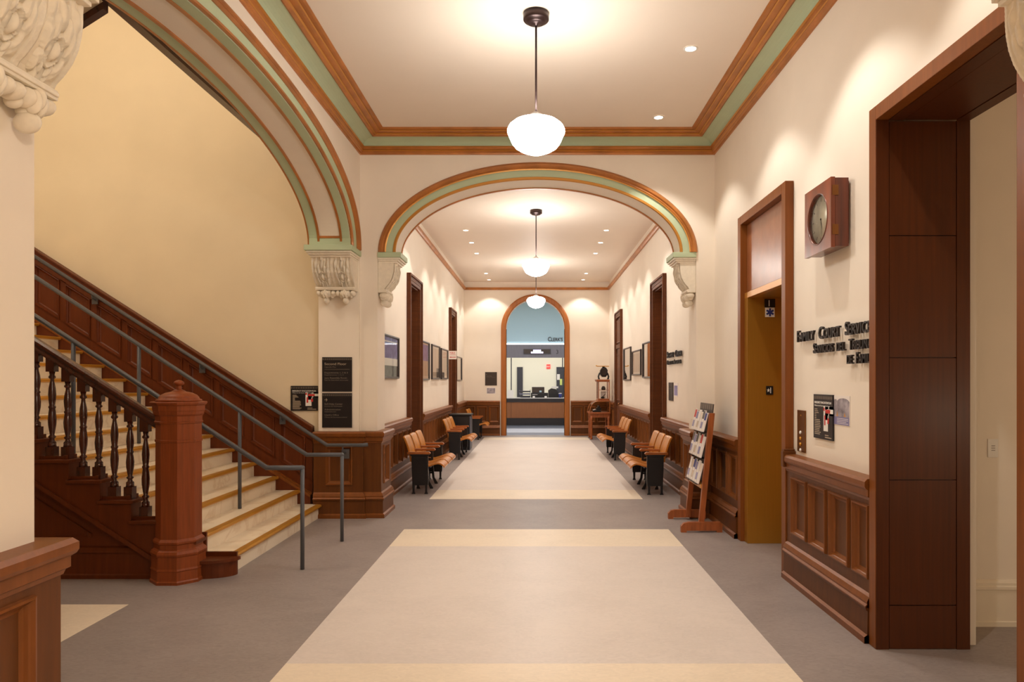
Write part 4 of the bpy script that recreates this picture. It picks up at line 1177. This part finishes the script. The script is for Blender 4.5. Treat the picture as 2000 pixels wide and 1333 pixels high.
# ------------------------------------------------------------------ wall clock
def build_clock():
    X, F = XR, 1.992
    y0, y1, z0, z1 = 4.842, 5.314, 2.527, 3.003
    t = thing('wall_clock', 'square mahogany wall clock box with round aged dial above the bronze letters', 'clock', (X, (y0+y1)/2, z0))
    m = MB().box(F+.0305, X-.016, y0+.004, y1-.004, z0+.008, z1-.004).box(X-.016, X-.002, y0+.03, y1-.03, z0+.03, z1-.02)
    m.build('case', 'clockdark', t, bevel=.003)
    cy, cz, r = (y0+y1)/2, (z0+z1)/2, .178
    # door with a round hole
    N = 48; vs = []; fs = []
    def sq(a):
        c, s = math.cos(a), math.sin(a); k = 1/max(abs(c), abs(s)); return (cy+c*k*(y1-y0)/2, cz+s*k*(z1-z0)/2)
    for x in (F, F+.028):
        for i in range(N):
            a = 2*PI*i/N+PI/4; vs.append((x, *sq(a)))
        for i in range(N):
            a = 2*PI*i/N+PI/4; vs.append((x, cy+r*math.cos(a), cz+r*math.sin(a)))
    for i in range(N):
        j = (i+1) % N
        fs += [(i, j, N+j, N+i), (2*N+i, 2*N+j, 3*N+j, 3*N+i), (i, j, 2*N+j, 2*N+i), (N+i, N+j, 3*N+j, 3*N+i)]
    d = MB().add(vs, fs).build('door', 'clockwood', t)
    rx = lambda x, y, z: (F+.014-z, cy+y, cz+x)
    MB().lathe([(r+.003, .012), (r+.003, .0165), (r-.003, .017), (r-.007, .008), (r-.008, -.012)], 48, xf=rx, caps=False).build('bezel', 'clockdark', d)
    rx2 = lambda x, y, z: (F+.0295-z, cy+y, cz+x)
    dial = MB().lathe([(r-.004, .0), (r-.004, .002), (.001, .003)], 48, xf=rx2).build('dial', 'dial', t)
    rx3 = lambda x, y, z: (F+.0262-z, cy+y, cz+x)
    m = MB()
    for i in range(12):
        a = i*PI/6
        c, s = math.cos(a), math.sin(a)
        m.prism([(.128*c-.004*s, .128*s+.004*c), (.152*c-.004*s, .152*s+.004*c), (.152*c+.004*s, .152*s-.004*c), (.128*c+.004*s, .128*s-.004*c)], 0, .0008, rx3)
    m.build('hour_marks', 'signtextdim', dial)
    m = MB()
    for a, l, w in ((math.radians(200), .08, .004), (math.radians(188), .12, .003)):
        c, s = math.cos(a), math.sin(a)
        m.prism([(-.01*c-w*s, -.01*s+w*c), (l*c, l*s), (-.01*c+w*s, -.01*s-w*c)], .001, .002, rx3)
    m.ball((F+.0255, cy, cz), .006); m.build('hand', 'letters', dial)
    MB().lathe([(r-.010, .006), (.09, .010), (.001, .011)], 48, xf=rx, caps=False).build('glass_cover', 'glass', d)
    m = MB()
    for z in (z0+.12, z1-.09): m.box(F+.008, F+.05, y0-.003, y0+.004, z-.035, z+.035)
    m.build('hinge', 'bronze', t)

# ------------------------------------------------------------------ leaflet rack
def build_rack():
    t = thing('leaflet_rack', 'leaning orange oak leaflet rack with three clear tiers on long feet, before the right pier', 'leaflet rack', (1.78, 8.03, 0))
    YN, YF = 7.66, 8.40
    lean = lambda z: 1.765+.098*z     # centre X of an upright at height z
    for y, nm in ((YN, 0), (YF, 1)):
        f = MB(); x0, x1 = 1.545, 1.985
        f.prism([(x0, 0), (x0+.06, 0), (x0+.06, .018), (x1-.06, .018), (x1-.06, 0), (x1, 0), (x1+.0, .085), (x1-.02, .108), (x0+.08, .108), (x0+.03, .098), (x0+.0, .065)], y-.024, y+.024, lambda a, b, h: (a, h, b))
        f.build('foot', 'rack', t, bevel=.004)
        u = MB(); yy = y+(.046 if nm == 0 else -.046)
        u.prism([(lean(.03)-.028, .03), (lean(.03)+.028, .03), (lean(1.27)+.028, 1.27), (lean(1.27)-.028, 1.27)], yy-.0215, yy+.0215, lambda a, b, h: (a, h, b))
        u.build('upright', 'rack', t, bevel=.003)
    ya, yb = YN+.069, YF-.069
    m = MB(); m.prism([(lean(.46)-.035, .455), (lean(.46)+.03, .455), (lean(.46)+.03, .50), (lean(.46)-.035, .50)], ya, yb, lambda a, b, h: (a, h, b)); m.build('bottom_rail', 'rackrail', t, bevel=.003)
    m = MB(); m.prism([(lean(.5)+.015, .50), (lean(.5)+.022, .50), (lean(1.36)+.022, 1.365), (lean(1.36)+.015, 1.365)], ya, yb, lambda a, b, h: (a, h, b)); bk = m.build('back_panel', 'signbrown', t)
    for i in range(6): MB().prism([(lean(1.30)+.0135, 1.30), (lean(1.30)+.0145, 1.30), (lean(1.36)+.0145, 1.362), (lean(1.36)+.0135, 1.362)], ya+.03+i*.093, ya+.085+i*.093, lambda a, b, h: (a, h, b)).build('header_label', 'signtextdim', bk)
    tiers = [(.515, .73), (.795, 1.02), (1.075, 1.28)]
    cols = [['paper', 'ph_b', 'blue', 'lilac', 'paper', 'mat_board'], ['ph_c', 'lilac', 'darkgrey', 'mat_board', 'red', 'paper'], ['red', 'lilac', 'paper', 'mat_board', 'ph_c', 'blue']]
    names = {'paper': 'white', 'ph_b': 'sepia', 'blue': 'blue', 'lilac': 'lilac', 'mat_board': 'cream', 'ph_c': 'dark patterned', 'darkgrey': 'dark grey', 'red': 'red'}
    tn = ['bottom', 'middle', 'top']; od = ['first', 'second', 'third', 'fourth', 'fifth', 'sixth']
    n = 6; pit = (yb-ya)/n
    leaf = None
    for k, (z0, z1) in enumerate(tiers):
        sh = MB()
        xb = lean(z0)
        sh.prism([(xb-.085, z0-.018), (xb+.012, z0-.018), (xb+.012, z0-.012), (xb-.085, z0-.012)], ya, yb, lambda a, b, h: (a, h, b))
        s = sh.build('tier', 'acrylic', t, label='clear tier')
        g = MB(); g.prism([(xb-.088, z0-.018), (xb-.085, z0-.018), (xb-.066, z0+.10), (xb-.069, z0+.10)], ya, yb, lambda a, b, h: (a, h, b)); g.build('front_lip', 'acrylic', s)
        for i in range(n):
            yc = yb-pit*(i+.5)
            mt = cols[k][i]
            lt = z1-z0+(.0 if i % 2 else .02)
            a = thing('leaflet', '%s leaflet in the %s tier of the rack, %s from the far end' % (names[mt], tn[k], od[i]), 'leaflet', (xb-.05, yc, z0-.0115), group='leaflets in the rack')
            def q(mb, y0, y1, h0, h1, d0, d1):
                # leaning card: bottom forward, top back
                ax = lambda h: xb-.070+.055*h/.22
                mb.add([(ax(h)+d, y, z0-.0105+h) for y in (yc+y0, yc+y1) for h in (h0, h1) for d in (d0, d1)], [(0, 1, 3, 2), (4, 6, 7, 5), (0, 4, 5, 1), (2, 3, 7, 6), (0, 2, 6, 4), (1, 5, 7, 3)])
                return mb
            w = pit*.42
            b = q(MB(), -w, w, 0, lt, 0, .012).build('pages', 'paper', a)
            q(MB(), -w+.002, w-.002, lt*.60, lt-.004, -.001, 0).build('cover', mt, b)
            if i % 2 == 0: q(MB(), -w+.006, w-.006, .03, lt*.45, -.001, 0).build('cover', 'ph_b' if i % 4 else 'ph_a', b)

# ------------------------------------------------------------------ museum display case
def build_display():
    t = thing('display_case', 'antique wooden table case with curved glass front in the right corner by the end wall', 'display case', (1.74, 19.9, 0))
    x0, x1, y0, y1 = 1.46, 2.02, 19.46, 20.20
    for x in (x0+.045, x1-.045):
        for y in (y0+.045, y1-.045):
            MB().lathe([(.020, 0), (.034, .012), (.034, .045), (.022, .06), (.028, .12), (.033, .20), (.034, .30), (.030, .40), (.038, .46), (.038, .49), (.028, .51), (.040, .54), (.040, .64)], 14, (x, y, .001)).build('leg', 'rack', t)
    MB().box(x0+.01, x1-.01, y0+.01, y1-.01, .60, .70).build('apron', 'rack', t, bevel=.004)
    MB().box(x0-.03, x1, y0-.03, y1+.0, .70, .74).build('table_top', 'rack', t, bevel=.008)
    gl = MB(); R = .22; K = 1.34; zb = .742
    arc = [(x0+R-R*math.cos(a), zb+R*K*math.sin(a)) for a in [PI/2*i/12 for i in range(13)]]+[(x1-.01, zb+R*K)]
    vs = [(p[0], y, p[1]) for y in (y0+.012, y1-.012) for p in arc]; n = len(arc)
    gl.add(vs, [(i, i+1, n+i+1, n+i) for i in range(n-1)], True)
    gl.add([(p[0], y0+.012, p[1]) for p in arc]+[(x1-.01, y0+.012, zb)], [tuple(range(n+1))])
    gl.build('curved_glass', 'caseglass', t)
    fr = MB()
    for y in (y0+.008, y1-.008):
        fr.tube([(p[0], y, p[1]) for p in arc], .011, 8); fr.box(x1-.03, x1-.006, y-.011, y+.011, zb, zb+R*K)
    fr.tube([(x0+.004, y0, zb+.008), (x0+.004, y1, zb+.008)], .010, 8); fr.tube([(x0+R, y0, zb+R*K), (x0+R, y1, zb+R*K)], .008, 8)
    fr.build('frame', 'armoak', t)
    MB().box(x1-.34, x1-.002, y0+.02, y1-.02, zb+R*K+.012, zb+R*K+.03).build('top_board', 'rack', t, bevel=.003)
    q = thing('old_typewriter', 'small black old office machine inside the curved glass case', 'machine', (1.66, 19.72, .742))
    MB().box(1.56, 1.78, 19.60, 19.84, .743, .79).build('base', 'iron', q, bevel=.01)
    MB().box(1.66, 1.78, 19.60, 19.84, .791, .86).tube([(1.72, 19.57, .885), (1.72, 19.87, .885)], .028, 14).build('carriage', 'iron', q, bevel=.006)
    m = MB()
    for i in range(3):
        for j in range(7): m.lathe([(.011, 0), (.011, .008), (.001, .010)], 8, (1.575+i*.025, 19.625+j*.031, .791+i*.008))
    m.build('keys', 'paper', q)
    # tall glass cabinet standing on the case
    zt = zb+R*K+.031
    c = thing('glass_cabinet', 'small upright glass cabinet with wooden frame standing on the display case', 'cabinet', (1.88, 19.95, zt))
    a0, a1, b0, b1, h = 1.70, 2.015, 19.62, 20.14, .52
    MB().box(a0, a1, b0, b1, zt, zt+.035).build('base', 'rack', c, bevel=.004)
    MB().box(a0-.05, a1, b0-.03, b1, zt+h, zt+h+.045).box(a0-.03, a1, b0-.02, b1, zt+h-.02, zt+h).build('cornice', 'rack', c, bevel=.006)
    for x in (a0+.012, a1-.014):
        for y in (b0+.012, b1-.014): MB().box(x-.012, x+.012, y-.012, y+.012, zt+.035, zt+h-.02).build('corner_post', 'rack', c)
    g = MB(); g.box(a0+.010, a0+.013, b0+.024, b1-.026, zt+.035, zt+h-.02).box(a0+.024, a1-.026, b0+.010, b0+.013, zt+.035, zt+h-.02); g.build('glass_pane', 'caseglass', c)
    MB().box(a0+.02, a1-.02, b0+.02, b1-.02, zt+.27, zt+.278).build('shelf', 'rack', c)
    v = thing('paper_exhibit', 'pale card with a dark tool exhibited on the lower level of the glass cabinet', 'exhibit', (1.86, 19.8, zt+.036))
    MB().box(1.80, 1.94, 19.90, 19.91, zt+.036, zt+.24).build('card', 'paper', v); MB().tube([(1.80, 19.80, zt+.05), (1.92, 19.83, zt+.17)], .008, 8).ball((1.84, 19.80, zt+.065), (.05, .03, .028)).build('tool', 'iron', v)
    v = thing('brown_exhibit', 'dark rounded relic on the upper shelf of the glass cabinet', 'exhibit', (1.86, 19.8, zt+.279))
    MB().lathe([(.05, 0), (.06, .03), (.045, .08), (.03, .10), (.001, .105)], 16, (1.86, 19.8, zt+.2795)).build('relic', 'signbrown', v)
    # press machine on top
    z = zt+h+.046
    p = thing('antique_press', 'black cast iron antique press with brass plate standing on the glass cabinet', 'machine', (1.87, 19.9, z))
    for sx in (-1, 1):
        for sy in (-1, 1):
            m = MB(); m.tube([(1.87+sx*.11, 19.88+sy*.10, z+.001), (1.87+sx*.125, 19.88+sy*.10, z+.06), (1.87+sx*.10, 19.88+sy*.09, z+.13), (1.87+sx*.06, 19.88+sy*.07, z+.16)], .012, 8)
            m.lathe([(.022, 0), (.018, .012)], 10, (1.87+sx*.11, 19.88+sy*.10, z+.001)); m.build('leg', 'iron', p)
    m = MB(); m.prism([(1.79, z+.10), (1.84, z+.05), (1.92, z+.05), (1.96, z+.10), (1.965, z+.20), (1.92, z+.26), (1.83, z+.25), (1.785, z+.19)], 19.78, 19.98, lambda a, b, h: (a, h, b)); m.build('body', 'iron', p, bevel=.015)
    MB().lathe([(.08, -.015), (.085, 0), (.08, .015)], 20, xf=lambda x, y, zz: (1.86+x, 19.765+zz, z+.16+y)).build('wheel', 'letters', p)
    MB().box(1.72, 2.0, 19.79, 19.97, z+.275, z+.292).tube([(1.72, 19.88, z+.285), (1.68, 19.88, z+.30)], .012, 8).build('top_plate', 'brass', p, bevel=.004)
    MB().box(1.84, 1.90, 19.85, 19.91, z+.25, z+.276).build('column', 'iron', p)
    p.scale = (1.12, 1, 1.28); p.location.z += .004

# ------------------------------------------------------------------ clerk's office seen through the end arch
def build_office():
    Yc = 25.5
    S(MB().box(-3, 3, 21.05, 33, -.12, 0), 'floor_office', 'bluefloor')
    S(MB().box(-2.9, 2.9, 22.05, 23.85, -.02, .0012), 'floor_office_band', 'paleblue')
    S(MB().box(-3.1, -2.6, 21.2, 33, 0, 4.6).box(2.6, 3.1, 21.2, 33, 0, 4.6), 'wall_office_side', 'officewall')
    S(MB().box(-2.6, 2.6, Yc+.02, Yc+.2, 2.92, 4.5).box(-2.6, -1.3, Yc+.05, Yc+.2, 0, 2.92) .box(1.35, 2.6, Yc+.05, Yc+.2, 0, 2.92), 'wall_clerk', 'bluewall')
    S(MB().box(-3, 3, 21.2, 33, 4.5, 4.6), 'ceiling_office', 'ceiling')
    S(MB().box(-2.6, 2.6, 30.2, 30.4, 0, 4.5), 'wall_office_back', 'officewall')
    S(MB().box(-.80, -.56, 30.14, 30.198, 0, 2.16), 'door_5', 'darkgrey')
    S(MB().box(.86, 1.2, 30.14, 30.198, 0, 2.16), 'door_6', 'darkgrey')
    b = thing('counter_bulkhead', 'grey laminate bulkhead above the clerk window, lit from above', 'bulkhead', (0, Yc, 2.41))
    fas = MB().box(-2.58, 2.58, Yc-.02, Yc+.015, 2.41, 2.875).build('fascia', 'fascia', b)
    MB().box(-2.58, 2.58, Yc-.01, Yc+.015, 2.885, 2.912).build('light_strip', 'strip', b)
    xf = face_cam(Yc-.02, 0)
    m = MB(); text_mesh(m, [('3', 1)], .72, .80, 2.55, .14, .001, .006, xf); m.build('digit', 'letters', fas)
    d = thing('led_sign', 'dark framed electronic sign with glowing white letters over the clerk window', 'sign', (0, Yc-.021, 2.55))
    MB().box(-.445, .52, Yc-.06, Yc-.0215, 2.545, 2.715).build('frame', 'darkgrey', d); MB().box(-.425, .50, Yc-.062, Yc-.0595, 2.56, 2.70).build('screen', 'signbrown', d)
    m = MB(); xf2 = face_cam(Yc-.062, 0)
    random.seed(5)
    x = -.10
    while x < .16: m.box(x, x+.032, .0, .004, 2.635, 2.69, xf2); x += .04
    x = -.18
    while x < .24: m.box(x, x+.032, .0, .004, 2.567, 2.622, xf2); x += .04
    m.build('glowing_letters', 'led', d)
    t = thing('wall_lettering', "raised dark letters CLERK'S OFFICE on the light blue wall, partly behind the arch", 'lettering', (.8, Yc+.01, 3.0))
    xf = face_cam(Yc+.02, 0); m = MB(); text_mesh(m, smallcaps("CLERK'S OFFICE"), .42, 1.55, 3.0, .15, .004, .022, xf, .012); m.build('letter_line', 'letters', t)
    c = thing('service_counter', 'wood veneered service counter with grey stone top below the clerk window', 'counter', (0, Yc, 0))
    MB().box(-2.58, 2.58, Yc-.10, Yc+.045, .955, .985).box(-1.295, 1.345, Yc+.044, Yc+.75, .955, .985).build('worktop', 'countertop', c, bevel=.004)
    MB().box(-2.58, 2.58, Yc-.06, Yc+.03, .83, .954).build('edge_band', 'darkedge', c)
    m = MB()
    for a, bb in ((-2.58, -.895), (-.885, 2.0)): m.box(a, bb, Yc-.03, Yc+.02, .265, .829)
    MB().box(-2.58, 2.58, Yc+.0205, Yc+.03, .265, .829).build('seam_backing', 'darkedge', c)
    m.build('front_panel', 'counterwood', c)
    MB().box(-2.58, 2.58, Yc+.0, Yc+.04, .002, .264).build('kick_plate', 'darkedge', c)
    w = S(MB().box(-.905, -.87, Yc+.1, Yc+.14, .986, 2.41).box(.93, .965, Yc+.1, Yc+.14, .986, 2.41), 'window_1', 'darkgrey')
    MB().box(-.87, .93, Yc+.117, Yc+.121, 1.12, 2.41).build('pane', 'caseglass', w)
    # things on and behind the counter
    zt = .9855
    p = thing('paper_stand', 'white paper holder at the left end of the clerk counter', 'paper holder', (-.88, Yc+.0, zt))
    MB().prism([(Yc-.04, zt), (Yc+.03, zt), (Yc+.03, zt+.27), (Yc+.01, zt+.27)], -1.02, -.80, lambda a, bb, h: (h, a, bb)).build('sheet_holder', 'paper', p)
    p = thing('document_tray', 'stack of dark document trays behind the clerk window, left of the printer', 'tray', (-.35, Yc+.4, zt))
    for k in range(3):
        MB().box(-.58-.02*k, -.20, Yc+.28, Yc+.55, zt+.012+.09*k, zt+.060+.09*k).box(-.58-.02*k, -.565-.02*k, Yc+.28, Yc+.55, zt+.0605+.09*k, zt+.085+.09*k).box(-.22, -.205, Yc+.28, Yc+.55, zt+.0605+.09*k, zt+.1015+.09*k).build('tray', 'darkgrey' if k != 1 else 'midgrey', p)
    MB().box(-.56, -.22, Yc+.30, Yc+.54, zt+.001, zt+.0115).build('base', 'midgrey', p)
    p = thing('desktop_printer', 'black desktop printer with a blue screen behind the clerk window', 'printer', (.05, Yc+.45, zt))
    MB().box(-.185, .43, Yc+.25, Yc+.62, zt, zt+.17).build('body', 'black', p, bevel=.012)
    MB().box(-.15, .30, Yc+.28, Yc+.60, zt+.171, zt+.38).build('scanner_lid', 'signbrown', p, bevel=.012)
    MB().box(.12, .20, Yc+.262, Yc+.278, zt+.19, zt+.25).build('screen', 'bluewall', p)
    MB().box(-.13, .05, Yc+.20, Yc+.249, zt+.10, zt+.115).build('paper_output', 'paper', p)
    p = thing('receipt_machine', 'dark sloping office machine right of the printer behind the glass', 'machine', (.62, Yc+.45, zt))
    MB().prism([(.44, zt), (.84, zt), (.82, zt+.16), (.72, zt+.30), (.55, zt+.33), (.44, zt+.26)], Yc+.28, Yc+.60, lambda a, bb, h: (a, h, bb)).build('body', 'black', p, bevel=.012)
    MB().box(.56, .80, Yc+.35, Yc+.55, zt+.335, zt+.40).build('paper_pile', 'paper', p)
    p = thing('blue_cup', 'small blue container at the right end of the clerk counter', 'container', (.90, Yc+.0, zt))
    MB().lathe([(.05, 0), (.06, .14), (.055, .14), (.046, .01)], 18, (.86, Yc+.02, zt)).build('cup', 'blue', p); MB().lathe([(.058, .1415), (.066, .155), (.04, .17), (.001, .172)], 18, (.86, Yc+.02, zt)).build('cup_lid', 'paper', p)
    for x, lab in ((-.08, 'small white note standing on the counter before the printer'), (.34, 'tiny cream note on the counter below the office machine')):
        p = thing('desk_note', lab, 'note', (x, Yc-.03, zt)); MB().prism([(Yc-.05, zt), (Yc+.0, zt), (Yc-.02, zt+.06)], x-.04, x+.04, lambda a, bb, h: (h, a, bb)).build('folded_card', 'paper', p)
    p = thing('exit_sign', 'small red exit sign on the cream office wall', 'sign', (.5, 30.18, 2.1))
    MB().box(.44, .60, 30.16, 30.197, 2.09, 2.27).build('housing', 'redem', p)
    m = MB(); text_mesh(m, [('EXIT', 1)], .455, .585, 2.15, .06, .001, .003, face_cam(30.16, 0), .02); m.build('lettering', 'white', p)
    for x0, x1, z0, z1, mt, lab in ((.88, 1.0, 1.62, 1.86, 'paper', 'white paper taped high on the dark office door'), (1.0, 1.14, 1.40, 1.66, 'limegreen', 'lime green paper taped on the dark office door')):
        p = thing('taped_paper', lab, 'paper', ((x0+x1)/2, 30.135, z0)); MB().box(x0, x1, 30.13, 30.1385, z0, z1).build('sheet', mt, p)

# ------------------------------------------------------------------ camera, world
def build_camera():
    cam = bpy.data.cameras.new('camera'); o = bpy.data.objects.new('camera', cam); COL.objects.link(o)
    o.location = (0, 0, 1.63); o.rotation_euler = (PI/2, 0, 0)
    cam.sensor_fit = 'HORIZONTAL'; cam.sensor_width = 36; cam.lens = 1400*36/2000
    cam.shift_x = (1000-1047)/2000; cam.shift_y = (742-666.5)/2000
    cam.clip_start = .05; cam.clip_end = 200
    SC.camera = o
    w = bpy.data.worlds.new('world'); SC.world = w; w.use_nodes = True
    w.node_tree.nodes['Background'].inputs['Color'].default_value = (1, .92, .82, 1)
    w.node_tree.nodes['Background'].inputs['Strength'].default_value = 0.05
    vs = SC.view_settings
    vs.view_transform = 'Standard'; vs.look = 'None'; vs.gamma = 1; vs.use_curve_mapping = False; vs.exposure = EXPOSURE
    SC.cycles.use_denoising = True
    SC.cycles.max_bounces = 10; SC.cycles.diffuse_bounces = 6; SC.cycles.glossy_bounces = 4; SC.cycles.transparent_max_bounces = 12
    SC.cycles.sample_clamp_indirect = 8

EXPOSURE = 0.06
setup_mats()
build_shell()
build_corbels()
build_stair()
build_lamps()
build_seats()
build_signs()
build_clock()
build_rack()
build_display()
build_office()
build_camera()
